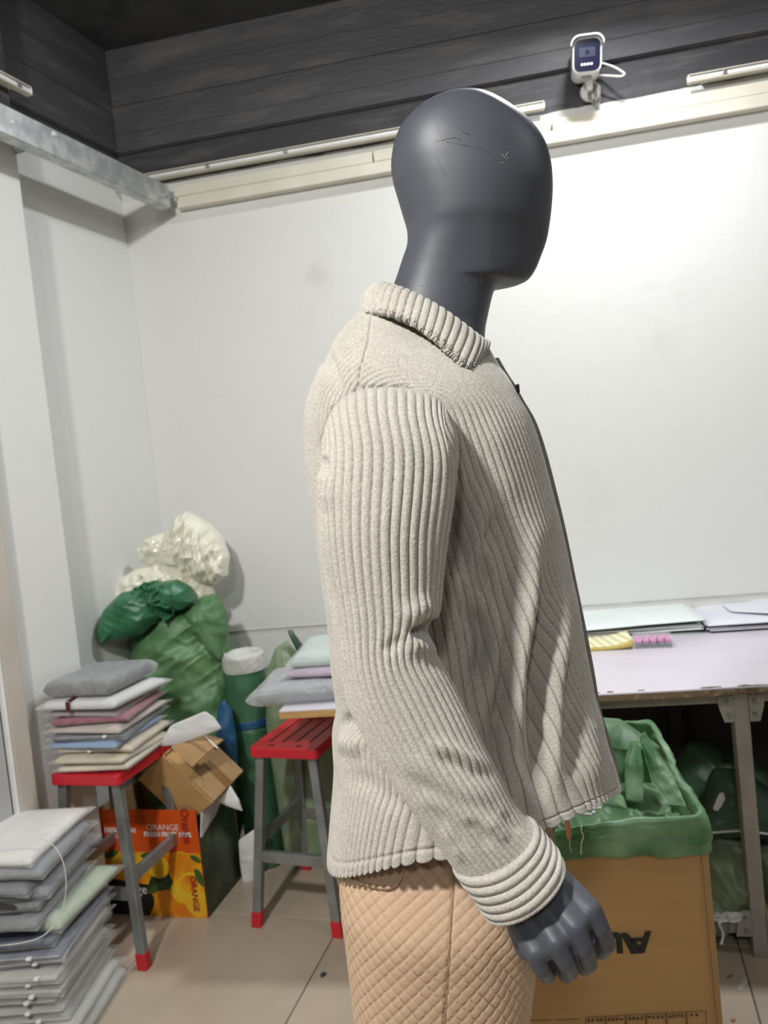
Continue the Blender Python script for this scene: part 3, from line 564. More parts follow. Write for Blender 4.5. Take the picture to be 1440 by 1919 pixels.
# cuff: turned band, ribs run round it
CF = np.array([(849, 1618, 998, 1543, .7395, .046), (850, 1626, 1004, 1546, .739, .0505), (862, 1644, 1015, 1558, .7375, .052), (883, 1670, 1031, 1577, .735, .052), (896, 1690, 1044, 1592, .733, .0515), (903, 1702, 1052, 1606, .7315, .050), (906, 1706, 1054, 1611, .731, .048)], float)
thc = np.linspace(0, 2*PI, 260, endpoint=False); K0, tK, AK = tube_points(CF, 150, thc)
lk = np.linspace(0, 1, 150)[None]; NK = outward(K0)
wv = .25*np.sin(3*thc+.5)[:, None]+.15*np.sin(7*thc)[:, None]
rK = np.abs(np.sin(PI*(5.4*lk+.12*wv)))**.6; DK = .0036*(rK-.55) + .0012*vnoise(K0, 60, 4)
K1 = K0+NK*DK[..., None]; ci = K1.mean(0)[-1]
K1 = np.concatenate([K1, (ci+(K1[:, -1]-ci)*.88)[:, None], (ci+(K1[:, -20]-ci)*.84)[:, None]], 1)
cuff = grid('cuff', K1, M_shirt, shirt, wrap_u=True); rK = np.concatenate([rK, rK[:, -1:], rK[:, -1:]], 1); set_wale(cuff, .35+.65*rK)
def mirror(o):                            # far arm: the same meshes turned over about the mid plane
    m_ = o.copy(); COL.objects.link(m_); m_.parent = o.parent; m_.scale = (1, -1, 1); m_.location = (0, 0, 0); return m_
mirror(sleeve); mirror(cuff)
# collar: folded leaf, upper fold line and lower edge, near half mirrored to the far side
CU = np.array([(703, 543, 1.0), (716, 530, .972), (742, 535, .949), (780, 551, .936), (820, 573, .931), (858, 599, .937), (888, 622, .951), (908, 640, .972)], float)
CL = np.array([(672, 590, 1.0), (686, 586, .948), (722, 586, .915), (768, 602, .896), (812, 630, .880), (846, 661, .870), (879, 688, .868), (908, 668, .915)], float)
n1 = 380; tu = resample(CU, n1); U = catmull(CU, tu); Lw = catmull(CL, tu)
UP = PY(U[:, 0], U[:, 1], U[:, 2]); LP = PY(Lw[:, 0], Lw[:, 1], Lw[:, 2])
vv = np.linspace(0, 1, 60); out = (LP-UP); cc_ = (UP+LP)/2; nrm = np.cross(np.gradient(UP, axis=0), out); nrm /= np.linalg.norm(nrm, axis=1, keepdims=True); nrm *= np.sign(-nrm[:, 1].mean())
al = np.r_[0, np.cumsum(np.linalg.norm(np.diff(cc_, axis=0), axis=1))]
ribC = np.sqrt(np.abs(np.sin(PI*(al[:, None]/.0102+.25*(vv[None]-.5)))))
leaf = UP[:, None]+out[:, None]*vv[None, :, None]+nrm[:, None]*((.009*np.sin(PI*vv**.8))[None]+.0036*(ribC-.5))[..., None]
leaf += (out/np.linalg.norm(out, axis=1, keepdims=True))[:, None]*(.004*(ribC-.6)*np.clip((vv-.85)/.15, 0, 1)[None])[..., None]
edge = np.exp(-((1-vv)/.10)**2)[None, :, None]; leaf += edge*.0006*np.random.default_rng(5).normal(size=leaf.shape)
under = leaf[:, ::-1]-nrm[:, None]*.006; inn = (UP-nrm*.012)+np.array([0, 0, -.03])
prof = np.concatenate([leaf, under, inn[:, None]*1.0], 1)
far = prof[:0:-1].copy(); far[..., 1] = 2-far[..., 1]
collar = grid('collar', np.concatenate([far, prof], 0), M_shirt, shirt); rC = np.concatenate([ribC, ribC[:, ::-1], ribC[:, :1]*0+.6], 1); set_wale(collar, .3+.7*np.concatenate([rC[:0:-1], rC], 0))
# placket: far front edge with smooth facing, standing a little past the ribs
fc = torso_points(np.array([PI]), TK)[0]; fc = fc[int(np.argmin(np.abs(tv-1.0))):]
kk = np.linspace(0, 1, len(fc))
bmp = np.array([.0085+.0015*math.sin(9*k)+.0045*math.sin(PI*k) for k in kk])[:, None]
X1 = fc+np.array([1, 0, 0])*bmp; sec = []
for dy, dx in ((-.006, -.004), (-.004, .0), (.004, .0015), (.018, 0.0005), (.030, -.003), (.030, -.008), (.012, -.007), (-.002, -.009)):
    sec.append(X1+np.array([dx, dy, 0]))
placket = grid('placket', np.stack(sec, 0), M_facing, shirt, wrap_u=True); placket['label'] = 'smooth grey placket facing'
for f_ in (.10, .30, .52, .74, .93):
    k = int(f_*(len(fc)-1)); yo_ = -.006 if f_ == .10 else .016; MB().tube([X1[k]+np.array([-.002, yo_, 0]), X1[k]+np.array([.0022, yo_-.001, 0])], .0055, 14).build('button', M_button, shirt)

# hand: fingers curled down, built from tapered chains and fused
_t = bmesh.new(); bmesh.ops.create_icosphere(_t, subdivisions=2, radius=1); _t.verts.index_update()
ICV = np.array([v.co[:] for v in _t.verts]); ICF = np.array([[v.index for v in f.verts] for f in _t.faces]); _t.free()
def fuse(chains, voxel, smooth_n):
    V, Fc, n0 = [], [], 0
    for pts in chains:
        for (a, ra), (b, rb) in zip(pts[:-1], pts[1:]):
            a, b = np.array(a), np.array(b); n = max(2, int(np.linalg.norm(b-a)/(min(ra, rb)*.22)))
            for k in range(n+1):
                f_ = k/n; V.append(ICV*(ra+(rb-ra)*f_)+a+(b-a)*f_); Fc.append(ICF+n0); n0 += len(ICV)
    me = bpy.data.meshes.new('t'); V = np.concatenate(V); Fc = np.concatenate(Fc).astype(np.int32)
    me.vertices.add(len(V)); me.vertices.foreach_set('co', V.astype(np.float32).ravel()); me.loops.add(Fc.size); me.loops.foreach_set('vertex_index', Fc.ravel())
    me.polygons.add(len(Fc)); me.polygons.foreach_set('loop_start', np.arange(0, Fc.size, 3, dtype=np.int32)); me.update(calc_edges=True)
    o = bpy.data.objects.new('t', me); COL.objects.link(o)
    r = o.modifiers.new('r', 'REMESH'); r.mode = 'VOXEL'; r.voxel_size = voxel; s_ = o.modifiers.new('s', 'SMOOTH'); s_.iterations = smooth_n; s_.factor = .5
    dg = bpy.context.evaluated_depsgraph_get(); dg.update(); out_ = bpy.data.meshes.new_from_object(o.evaluated_get(dg)); bpy.data.objects.remove(o); bpy.data.meshes.remove(me); return out_
h3 = lambda x, y, Y: PY(x, y, Y)
Wp = [(1026, 1638, .742), (1008, 1656, .734), (988, 1676, .731), (968, 1695, .737)]
Kn = [(1106, 1706, .706), (1078, 1738, .694), (1042, 1767, .690), (1003, 1786, .698)]
Mp = [(1124, 1738, .704), (1094, 1775, .692), (1060, 1799, .689), (1016, 1813, .698)]
Tp = [(1137, 1768, .716), (1103, 1803, .707), (1068, 1820, .706), (1026, 1826, .713)]
Dp = [(1126, 1782, .742), (1094, 1812, .736), (1060, 1826, .735), (1020, 1824, .737)]
Ep = [(1104, 1768, .758), (1074, 1792, .754), (1040, 1803, .752), (1004, 1802, .750)]
rk = [.0093, .0094, .0090, .0086]; ch_ = []
for i in range(4):
    ch_.append([(h3(*Wp[i]), .0175), (h3(*[(a+b)/2 for a, b in zip(Wp[i], Kn[i])]), .0150), (h3(*Kn[i]), rk[i]+.0026), (h3(*Mp[i]), rk[i]+.0006), (h3(*Tp[i]), rk[i]), (h3(*Dp[i]), rk[i]*.92), (h3(*Ep[i]), rk[i]*.84)])
for i in range(3):
    for q_ in (.25, .5, .75):
        m1 = [a*(1-q_)+b*q_ for a, b in zip(Wp[i], Wp[i+1])]; k1 = [a*(1-q_)+b*q_ for a, b in zip(Kn[i], Kn[i+1])]; k1[2] += .0022*(1-abs(q_-.5)*2)
        ch_.append([(h3(*m1), .0175), (h3(*[(a+b)/2 for a, b in zip(m1, k1)]), .0150), (h3(*k1), .0105)])
pal = [[(a[0]-6, a[1]-6, a[2]+.016) for a in Wp], [(a[0]-14, a[1]-12, a[2]+.022) for a in Kn]]
for i in range(4): ch_.append([(h3(*pal[0][i]), .016), (h3(*pal[1][i]), .013)])
ch_.append([(h3(1028, 1640, .765), .015), (h3(1072, 1672, .772), .0125), (h3(1098, 1716, .768), .0105), (h3(1100, 1752, .762), .0092)])     # thumb, on the palm side of the front edge
for i in range(4): ch_.append([(h3(*Wp[i]), .018), (h3(915+(Wp[i][0]-997)*.55, 1572+(Wp[i][1]-1667)*.55, Wp[i][2]+.006), .015)])
hm = fuse(ch_, .0011, 24); HV = np.zeros(len(hm.vertices)*3); hm.vertices.foreach_get('co', HV); HV = HV.reshape(-1, 3)
hm.polygons.foreach_set('use_smooth', np.ones(len(hm.polygons), bool))
for flip in (0, 1):
    v_ = HV.copy()
    if flip: v_[:, 1] = 2-v_[:, 1]
    hm.vertices.foreach_set('co', (v_-origin_of(man)).ravel()); t_ = bmesh.new(); t_.from_mesh(hm)
    if flip: bmesh.ops.reverse_faces(t_, faces=t_.faces)
    m2 = bpy.data.meshes.new('t'); t_.to_mesh(m2); t_.free(); BODY.from_mesh(m2); bpy.data.meshes.remove(m2)
# arms inside the sleeves and legs inside the trousers carry the figure on
AR = SL[2:].copy(); AR[:, 5] *= .6; mx_ = (AR[:, :2]+AR[:, 2:4])/2; AR[:, :2] = mx_+(AR[:, :2]-mx_)*.62; AR[:, 2:4] = mx_+(AR[:, 2:4]-mx_)*.62
ap, _, _ = tube_points(AR, 60, np.linspace(0, 2*PI, 28, endpoint=False)); body_add(ap); ap2 = ap.copy(); ap2[..., 1] = 2-ap2[..., 1]; body_add(ap2)
LG = np.array([(672, 1470, 1020, 1470, .94, .070), (658, 1540, 1030, 1540, .94, .072), (640, 1610, 1036, 1606, .928, .082), (643, 1690, 1015, 1684, .917, .094), (651, 1765, 1003, 1758, .914, .092), (660, 1842, 994, 1836, .912, .089), (668, 1919, 984, 1912, .91, .087), (684, 2050, 968, 2045, .908, .085), (728, 2350, 960, 2345, .905, .072), (765, 2650, 955, 2650, .90, .062), (812, 2980, 965, 2980, .90, .052), (818, 3030, 966, 3030, .90, .051)], float)
LI = LG.copy(); mx_ = (LI[:, :2]+LI[:, 2:4])/2; LI[:, :2] = mx_+(LI[:, :2]-mx_)*.72; LI[:, 2:4] = mx_+(LI[:, 2:4]-mx_)*.72; LI[:, 5] *= .78
LI = np.vstack([LI, [(850, 3090, 950, 3090, .90, .034), (850, 3110, 960, 3112, .90, .034)]])
lp, _, _ = tube_points(LI, 60, np.linspace(0, 2*PI, 28, endpoint=False)); body_add(lp); lp2 = lp.copy(); lp2[..., 1] = 2-lp2[..., 1]; body_add(lp2)
for Yf in (.90, 1.10):                    # feet
    ft = fuse([[((.09, Yf, .07), .036), ((.13, Yf, .045), .034), ((.24, Yf-.01*np.sign(1-Yf), .030), .026)], [((.09, Yf, .07), .034), ((.06, Yf, .034), .030)]], .006, 5)
    fv = np.zeros(len(ft.vertices)*3); ft.vertices.foreach_get('co', fv); fv = fv.reshape(-1, 3); fv[:, 2] = np.maximum(fv[:, 2], .006); ft.vertices.foreach_set('co', (fv-origin_of(man)).ravel()); ft.polygons.foreach_set('use_smooth', np.ones(len(ft.polygons), bool)); BODY.from_mesh(ft); bpy.data.meshes.remove(ft)
bm_me = bpy.data.meshes.new('body'); BODY.to_mesh(bm_me); BODY.free(); obj('body', bm_me, M_mann, man)
hb_ = BVHTree.FromPolygons([Vector(p) for p in Pm[:64, :200].reshape(-1, 3).tolist()], grid_quads(64, 200).tolist())
M_scuff = mat('pale_scuff', (.22, .225, .215), .7, col2=(.30, .30, .28), nscale=60); M_scr = mat('dark_scratch', (.040, .044, .054), .5, col2=(.044, .048, .060))
def on_head(x, y):
    d = Vector(ray(x, y).tolist()).normalized(); h = hb_.ray_cast(Vector(CAM.tolist()), d); return np.array(h[0])-np.array(d)*.0002
sc_ = MB()
for pts in ([(822, 247), (825, 260), (829, 278)], [(815, 262), (822, 265), (830, 262)], [(940, 288), (946, 295), (952, 290)], [(946, 295), (950, 298), (954, 296)], [(948, 290), (956, 284)], [(938, 305), (946, 306)], [(899, 521), (905, 533)], [(785, 534), (794, 535)], [(976, 492), (978, 493)], [(818, 276), (819, 277)]):
    sc_.tube([on_head(*p_) for p_ in pts], .00045, 5)
sc_.build('scuff_mark', M_scuff, man)['kind'] = 'stuff'
sc_ = MB()
for pts in ([(838, 266), (870, 272), (905, 279), (930, 300)], [(830, 262), (850, 258), (866, 262)], [(860, 236), (868, 248), (880, 252)], [(818, 236), (823, 246)], [(820, 300), (832, 325), (840, 332)]):
    sc_.tube([on_head(*p_) for p_ in pts], .0003, 5)
sc_.build('scratch', M_scr, man)['kind'] = 'stuff'
MB().tube([(.10, 1.0, 0), (.10, 1.0, .006)], .20, 48).build('base_plate', M_zinc, man)

# quilted trousers
thl = np.linspace(0, 2*PI, 560, endpoint=False); L0, tL, AL = tube_points(LG, 760, thl, 2.3)
NL = outward(L0); sr = np.r_[0, np.cumsum(np.linalg.norm(np.diff(np.vstack([L0[:, 150], L0[:1, 150]]), axis=0), axis=1))]
av = sr[:-1, None]*np.ones((1, 760)); bv = (np.r_[0, np.cumsum(np.linalg.norm(np.diff(L0[140], axis=0), axis=1))])[None]
d1 = np.abs(((av*1.0+bv*.92)/.0158) % 1-.5)*2; d2 = np.abs(((av*1.0-bv*.92)/.0158) % 1-.5)*2   # 1 on the stitch lines
puff = np.sqrt(np.clip(1-d1**4, 0, 1))*np.sqrt(np.clip(1-d2**4, 0, 1))
DL = .0024*puff
X, Y = proj(L0.reshape(-1, 3)); X = X.reshape(L0.shape[:2]); Y = Y.reshape(L0.shape[:2]); nl = np.clip(np.sin(thl)*3, 0, 1)[:, None]
DL -= .0030*np.exp(-(seg_dist(X, Y, [(853, 1560), (849, 1700), (842, 1800), (832, 1919), (820, 2100), (820, 2900)])/2.2)**2)*nl
for pts, wd_, am in [([(915, 1690), (965, 1745), (1000, 1800)], 12, -.006), ([(930, 1670), (990, 1730)], 12, .004), ([(900, 1740), (960, 1850), (975, 1919)], 20, -.003), ([(640, 1620), (660, 1780)], 30, .002)]:
    DL += am*fold(X, Y, pts, wd_)*nl
LT = L0+NL*DL[..., None]; trousers = grid('trousers', LT, M_trouser, man, wrap_u=True); trousers['label'] = 'tan diamond quilted trousers'
ot = trousers.copy(); COL.objects.link(ot); ot.name = 'trouser_leg'; ot.parent = trousers; ot.scale = (1, -1, 1)
bv_ = BVHTree.FromPolygons([Vector(p) for p in L0[:280:2, ::2].reshape(-1, 3).tolist()], grid_quads(140, 380).tolist())
def on_trouser(px, py, lift):
    h = (None,)
    while h[0] is None:
        d = Vector(ray(px, py).tolist()).normalized(); h = bv_.ray_cast(Vector(CAM.tolist()), d); px += 1.5 if px < 820 else -1.5
    hn = h[1] if h[1].dot(d) < 0 else -h[1]
    return np.array(h[0]+hn*lift)
flap = [(640, 1606), (638, 1616), (641, 1628), (655, 1642), (675, 1652), (700, 1660), (724, 1664), (740, 1661), (750, 1650), (756, 1634), (760, 1616), (758, 1608)]
fp = catmull(np.array(flap, float), np.linspace(0, len(flap)-1, 50)); top = np.stack([np.linspace(640, 758, 50), np.full(50, 1606.)], 1); rows_ = []
for k in range(22):
    f_ = k/21; q_ = top*(1-f_)+fp*f_; rows_.append([on_trouser(x, y, .0046) for x, y in q_])
pf = grid('pocket_flap', np.array(rows_), M_trouser, trousers)
MB().tube([on_trouser(x, y, .0050) for x, y in fp[2:-1]], .0021, 6).build('piping', M_trouser, pf, smooth=True)
MB().tube([on_trouser(x, y, .0022) for x, y in [(852.5-(y-1612)*.066, y) for y in range(1612, 1960, 8)]], .0006, 5).build('side_seam', mat('seam_thread', (.30, .18, .10), .8, col2=(.25, .15, .08)), trousers)

# ------------------------------------------------------------------ work table along the back wall
tbl = thing('work_table', 'long white laminate work table with chipped edge and grey steel legs', 'table', back(1.6, .45, 0))
TF = np.array([.50, 2.05, 0]); TL = np.array([-.364, 2.20, 0])
te = ex; tn = -en                                              # along the table, into the depth
def tb_(a, d, z): return TL + te*a + tn*d + uz*z
TLEN = 2.75; TDEP = .86
sur = MB(); sur.box(tb_(TLEN/2, TDEP/2, .768), (TLEN, TDEP, .005), (te, tn, uz), bevel=.001).build('laminate_top', M_lam, tbl)
bd_ = MB(); bd_.box(tb_(.42, TDEP/2, .7555), (.84, TDEP, .020), (te, tn, uz), bevel=.0015).build('board', M_woodedge, tbl)
MB().box(tb_(.84+(TLEN-.84)/2, TDEP/2+.002, .7565), (TLEN-.84, TDEP, .018), (te, tn, uz), bevel=.002).build('board', M_chip, tbl)
k_ = MB(); rr_ = random.Random(3)
for i in range(46):
    a = .86+rr_.random()*1.75; k_.box(tb_(a, .002+rr_.random()*.012, .7712), (.006+.03*rr_.random(), .004+.006*rr_.random(), .0010), (te, tn, uz))
k_.build('edge_chip', M_chip, tbl)['kind'] = 'stuff'
MB().box(tb_(TLEN/2+.25, .075, .727), (TLEN-.5, .03, .036), (te, tn, uz), bevel=.002).build('apron', M_greymetal, tbl)
MB().box(tb_(TLEN/2, TDEP-.06, .727), (TLEN-.1, .03, .036), (te, tn, uz), bevel=.002).build('apron', M_greymetal, tbl)
def leg(a, d):
    l = MB().box(tb_(a, d, .372), (.040, .040, .744), (te, tn, uz), bevel=.003).build('leg', M_greymetal if d < .4 else M_undershade, tbl)  # rear legs coloured dark in place of the table's shade
    if d > .4: return
    for z in (.7, .09):
        s_ = 1 if z > .4 else -1
        for sd in (-1, 1):
            p = MB().prism([tb_(a+sd*.020, d-.022, z+.030*s_), tb_(a+sd*.062, d-.022, z+.030*s_), tb_(a+sd*(.056), d-.022, z-.005*s_), tb_(a+sd*.045, d-.022, z-.042*s_), tb_(a+sd*.020, d-.022, z-.042*s_)], tn*.004).build('gusset_plate', M_greymetal, l)
            for zz in (.012, -.022):
                MB().tube([tb_(a+sd*.034, d-.030, z+zz*s_), tb_(a+sd*.034, d-.022, z+zz*s_)], .006, 6).build('bolt', M_steel, l)
for a, d in ((1.275, .075), (2.70, .075), (1.23, TDEP-.06), (2.70, TDEP-.06), (.12, TDEP-.06)): leg(a, d)
MB().box(tb_(1.68, .47, .110), (2.10, .80, .014), (te, tn, uz), bevel=.0015).build('lower_shelf', M_woodedge, tbl)
MB().box(tb_(1.68, .080, .082), (2.08, .03, .040), (te, tn, uz), bevel=.002).build('shelf_rail', M_greymetal, tbl)
MB().box(tb_(1.62, TDEP-.03, .45), (2.1, .010, .52), (te, tn, uz)).build('back_panel', M_undershade, tbl)  # added dark sheet standing in for the shaded wall under the table

# ------------------------------------------------------------------ clothing packs in polybags
def slab(nx, ny, w, d, h, seed, edge, power, fin, sagz=0.0, lump=.10):
    u = np.sin(np.linspace(-1, 1, nx)*PI/2); v = np.sin(np.linspace(-1, 1, ny)*PI/2); Ug, Vg = np.meshgrid(u, v, indexing='ij'); r = np.random.default_rng(seed)
    px = Ug*w/2*(1+fin*np.abs(Vg)**5); py = Vg*d/2*(1+fin*np.abs(Ug)**5)
    prof = np.sqrt(np.clip(1-np.abs(Ug)**power, 0, 1))*np.sqrt(np.clip(1-np.abs(Vg)**power, 0, 1)); N3 = np.stack([px, py, px*0], -1)
    n1 = vnoise(N3, 16, seed % 997); n2 = creases(N3, 26, seed); n3 = vnoise(N3, 9, seed % 991+3)
    base = sagz*n3
    cz_ = r.uniform(-.011, .006, 4); au = (Ug+1)/2; av_ = (Vg+1)/2; base = base+np.maximum(np.abs(Ug), np.abs(Vg))**8*(cz_[0]*au*av_+cz_[1]*(1-au)*av_+cz_[2]*au*(1-av_)+cz_[3]*(1-au)*(1-av_))*(1 if lump > .05 else 0)
    top = h/2*prof*(1+lump*2*n1)+edge+.004*h/.03*(n2-.5)*prof; bot = -h/2*prof*(1-lump*.3)-edge
    T = np.stack([px+.004*n1, py+.004*n3, top+base], -1); Bo = np.stack([px+.004*n1, py+.004*n3, bot+base], -1)
    return T, Bo
def slab_mesh(name, T, Bo, m, parent, z=0.0):
    nx, ny = T.shape[:2]; V = np.concatenate([T.reshape(-1, 3), Bo.reshape(-1, 3)])+np.array([0, 0, z]); q = grid_quads(nx, ny); Q = np.concatenate([q[:, ::-1], q+nx*ny])
    idx = np.concatenate([np.arange(ny), np.arange(1, nx)*ny+ny-1, (nx-1)*ny+np.arange(ny-2, -1, -1), np.arange(nx-2, 0, -1)*ny]); j = np.roll(idx, -1)
    Q = np.concatenate([Q, np.stack([idx, j, j+nx*ny, idx+nx*ny], -1)]); me = bpy.data.meshes.new(name); setmesh(me, V, Q); return obj(name, me, m, parent)
nseed = [100]
def pack(loc, rz, w, d, h, cloth, film, label, group, slider=None, tilt=(0, 0), fin=.045, ext=1.06, strap=None, name='clothing_pack', sag=.004):
    nseed[0] += 1; sd = nseed[0]
    t = thing(name, label, 'clothing pack', loc, rz, group); t.rotation_euler = (tilt[0], tilt[1], rz)
    T, Bo = slab(18, 18, w, d, h, sd, .0015, 14, .0, sag if h < .045 else .001, .04 if h > .045 else .10); slab_mesh('folded_garment', T, Bo, garment_mat(cloth), t, h/2)
    T, Bo = slab(26, 26, w*ext, d*ext, h*1.07, sd, .0012, 13.0 if h > .045 else 8.0, fin, sag if h < .045 else .001, .04 if h > .045 else .13); slab_mesh('polybag', T, Bo, film, t, h/2)
    if slider is not None:
        MB().box((slider*w/2, -d*ext/2+.004, h/2), (.014, .012, .008), bevel=.002).build('zip_slider', M_white_pl, t, world=False)
        MB().box((0, -d*ext/2+.006, h/2), (w*.96, .003, .003)).build('zip_strip', M_clear, t, world=False)
    if strap is not None:
        x_ = strap*w/2; MB().box((x_, 0, h*1.07+.0012), (.016, d*ext, .0012)).box((x_, -d*ext/2-.0005, h/2), (.016, .0012, h*1.0)).build('belt_strip', mat('maroon_strip', (.06, .012, .010), .5, col2=(.08, .018, .014)), t, world=False)
    return t
# stack on the left stool
rs = random.Random(11)
SC = np.array([-.955, 2.452]); Srz = math.radians(-13)
stk = [('8a8580', 'ivory', .022, 'd9d2bd', M_film, 'cream clothing pack in a crumpled bag, lowest on the left stool', None), ('', '', .021, 'c9bda2', M_film, 'beige clothing pack second from the bottom of the left stool stack', None),
       ('', '', .021, 'cfc3aa', M_film, 'beige clothing pack just under the light blue one', None), ('', '', .019, '86a2c8', M_film, 'light blue clothing pack in the left stool stack', None), ('', '', .020, '54585a', M_film, 'charcoal clothing pack directly over the light blue one', None),
       ('', '', .017, 'b9aea4', M_film, 'taupe clothing pack between the dark red and charcoal ones', None), ('', '', .022, '8c3f52', M_film, 'dark red clothing pack in the left stool stack', None), ('', '', .016, 'a08f92', M_film, 'mauve clothing pack lying on the dark red one', None),
       ('', '', .030, 'd3d3d3', M_frost, 'clear white clothing pack with a maroon strip round it', .0), ('', '', .052, '46484b', M_frost, 'thick dark grey clothing pack on top of the left stool stack', None)]
zc = .604
for i, (_, _, h, colr, fm, lab, strap) in enumerate(stk):
    top = i >= 8
    w_, d_ = (.245+rs.uniform(-.012, .012), .265+rs.uniform(-.014, .010)) if not top else ((.262, .28) if i == 8 else (.232, .25))
    dx, dy = rs.uniform(-.012, .012), rs.uniform(-.012, .012); a = Srz+rs.uniform(-.09, .09)
    if i == 9: dx, dy = -.012, .004
    pack((SC[0]+dx, SC[1]+dy, zc), a, w_, d_, h, colr, fm, lab, 'clothing packs on the left stool', tilt=(rs.uniform(-.012, .012), rs.uniform(-.02, .02)), strap=-.22 if strap is not None else None, slider=(rs.uniform(-.1, .5) if i in (2, 4) else None))
    zc += h*1.07+.0035
# stack on the floor by the door
FC = np.array([-1.105, 2.120]); Frz = math.radians(-4); zc = .006
fs = [(.030, 'a9aaa4', 'grey clothing pack at the very bottom of the floor stack'), (.024, 'b0b1ab', 'light grey clothing pack second from the floor'), (.023, '9b9c95', 'grey clothing pack third from the floor'), (.024, 'a5a49c', 'grey clothing pack fourth from the floor'), (.023, '8f9089', 'grey clothing pack fifth from the floor'), (.022, 'adaca5', 'pale grey clothing pack sixth from the floor'),
      (.023, '9a968f', 'warm grey clothing pack seventh from the floor'), (.022, 'b5b3ae', 'pale grey clothing pack eighth from the floor'), (.024, '8b8c93', 'bluish grey clothing pack ninth from the floor'), (.024, '6b6e7c', 'slate blue clothing pack under the navy one'), (.026, '474c5a', 'navy grey clothing pack just under the pale green one'), (.034, 'a9b89f', 'pale green clothing pack sticking out of the floor stack'),
      (.029, '7d7f82', 'grey clothing pack directly over the pale green one'), (.028, '707276', 'dark grey clothing pack second over the pale green one'), (.030, '808286', 'dark grey clothing pack with a black tag under it'), (.029, '74767a', 'dark grey clothing pack third from the top of the tied bundle'), (.030, '828488', 'grey clothing pack second from the top of the tied bundle'), (.026, 'e2e0d8', 'white clothing pack on top of the floor stack')]
for i, (h, colr, lab) in enumerate(fs):
    hi_ = i >= 12; w_ = .27 if not hi_ else .275; d_ = .30
    dx, dy = rs.uniform(-.014, .014), rs.uniform(-.010, .010); a = Frz+rs.uniform(-.07, .07)
    if i == 11: dx, dy, a = .030, .035, Frz-.12
    if i < 3: dx += .035-.012*i
    if hi_: dx -= .022
    pack((FC[0]+dx, FC[1]+dy, zc), a, w_, d_, h, colr, M_film if i != 17 else M_frost, lab, 'clothing packs stacked on the floor', slider=(rs.uniform(.25, .75) if i in (1, 2, 3, 4, 5, 6, 7, 8, 9) else None), tilt=(rs.uniform(-.015, .015), rs.uniform(-.02, .02)), fin=.06)
    if i == 11: z_b0 = zc
    zc += h*1.03+.0022
z_b1 = zc
tc_ = thing('tie_cord', 'clear elastic cord looped round the top bundle of grey packs', 'cord', PY(60, 1770, 1.945))
lp_ = [(-60, 1575), (0, 1562), (60, 1567), (98, 1583), (118, 1615), (124, 1660), (116, 1705), (94, 1742), (62, 1762), (0, 1772), (-60, 1770)]
MB().tube(catmull(np.array([PY(x, y, 1.94+.02*(x > 90)) for x, y in lp_]), np.linspace(0, len(lp_)-1, 70)), .0012, 6).build('cord_loop', M_cable, tc_, smooth=True)
tg_ = thing('black_tag', 'small black curved tag slipped between the grey packs', 'tag', PY(10, 1700, 1.955))
pillow_later = [(tg_, [(-30, 1688), (5, 1689), (25, 1695), (34, 1704), (26, 1707), (-30, 1700)])]

# ------------------------------------------------------------------ stools
def stool(name, label, center, rz, w=.245, d=.31, fw=.285, fd_=.355, H=.585):
    t = thing(name, label, 'stool', (*center, 0), rz, 'red topped steel stools')
    TZ = .034
    st_ = MB(); st_.prism([(x, y, H-TZ) for x, y in rr(w, d, .018, 5)], (0, 0, TZ)); seat = st_.build('seat', M_red, t, world=False, bevel=.004)
    sl_ = MB()
    M_slot = bpy.data.materials.get('dark_slot') or mat('dark_slot', (.045, .004, .006), .7, col2=(.03, .003, .004))
    for x in (-.072, -.024, .024, .072): sl_.box((x, .012, H+.0004), (.006, d*.72, .0018))
    for x in (-.05, .05): sl_.box((x, -d*.42, H+.0004), (.020, .007, .0018))
    sl_.box((0, d*.43, H+.0004), (.022, .007, .0018)); sl_.build('seat_groove', M_slot, seat, world=False)
    ux, uy = np.array([1, 0, 0.]), np.array([0, 1., 0]); ft = {}
    for sx in (-1, 1):
        for sy in (-1, 1):
            a = np.array([sx*(w/2-.028), sy*(d/2-.030), H-TZ]); b = np.array([sx*fw/2, sy*fd_/2, .034]); ft[sx, sy] = (a, b)
            l = MB().quadbar(a, b, .030, .026, ux, uy).build('leg', M_steel, t, world=False, bevel=.003)
            c0 = b-(b-a)/np.linalg.norm(b-a)*.0; MB().quadbar(c0+(a-b)*.03, np.array([b[0]+(b-a)[0]*.06, b[1]+(b-a)[1]*.06, 0]), .035, .031, ux, uy).build('foot_cap', M_red, l, world=False, bevel=.003)
    def at(sx, sy, z): a, b = ft[sx, sy]; f_ = (a[2]-z)/(a[2]-b[2]); return a+(b-a)*f_
    for (p, q, z) in (((-1, -1), (1, -1), .225), ((-1, 1), (1, 1), .225), ((-1, -1), (-1, 1), .275), ((1, -1), (1, 1), .275)):
        A_, B_ = at(*p, z), at(*q, z); d_ = (B_-A_)/np.linalg.norm(B_-A_); MB().quadbar(A_+d_*.012, B_-d_*.012, .036, .018, uz, np.cross(d_, uz)).build('stretcher', M_steel, t, world=False, bevel=.002)
    return t
stool('stool', 'red topped stool with grooved seat standing before the table', (-.350, 2.560), math.radians(-21))
stool('stool', 'red topped stool under the coloured clothing packs', (-.962, 2.462), math.radians(-16), w=.25, d=.30, fw=.27, fd_=.30, H=.60)

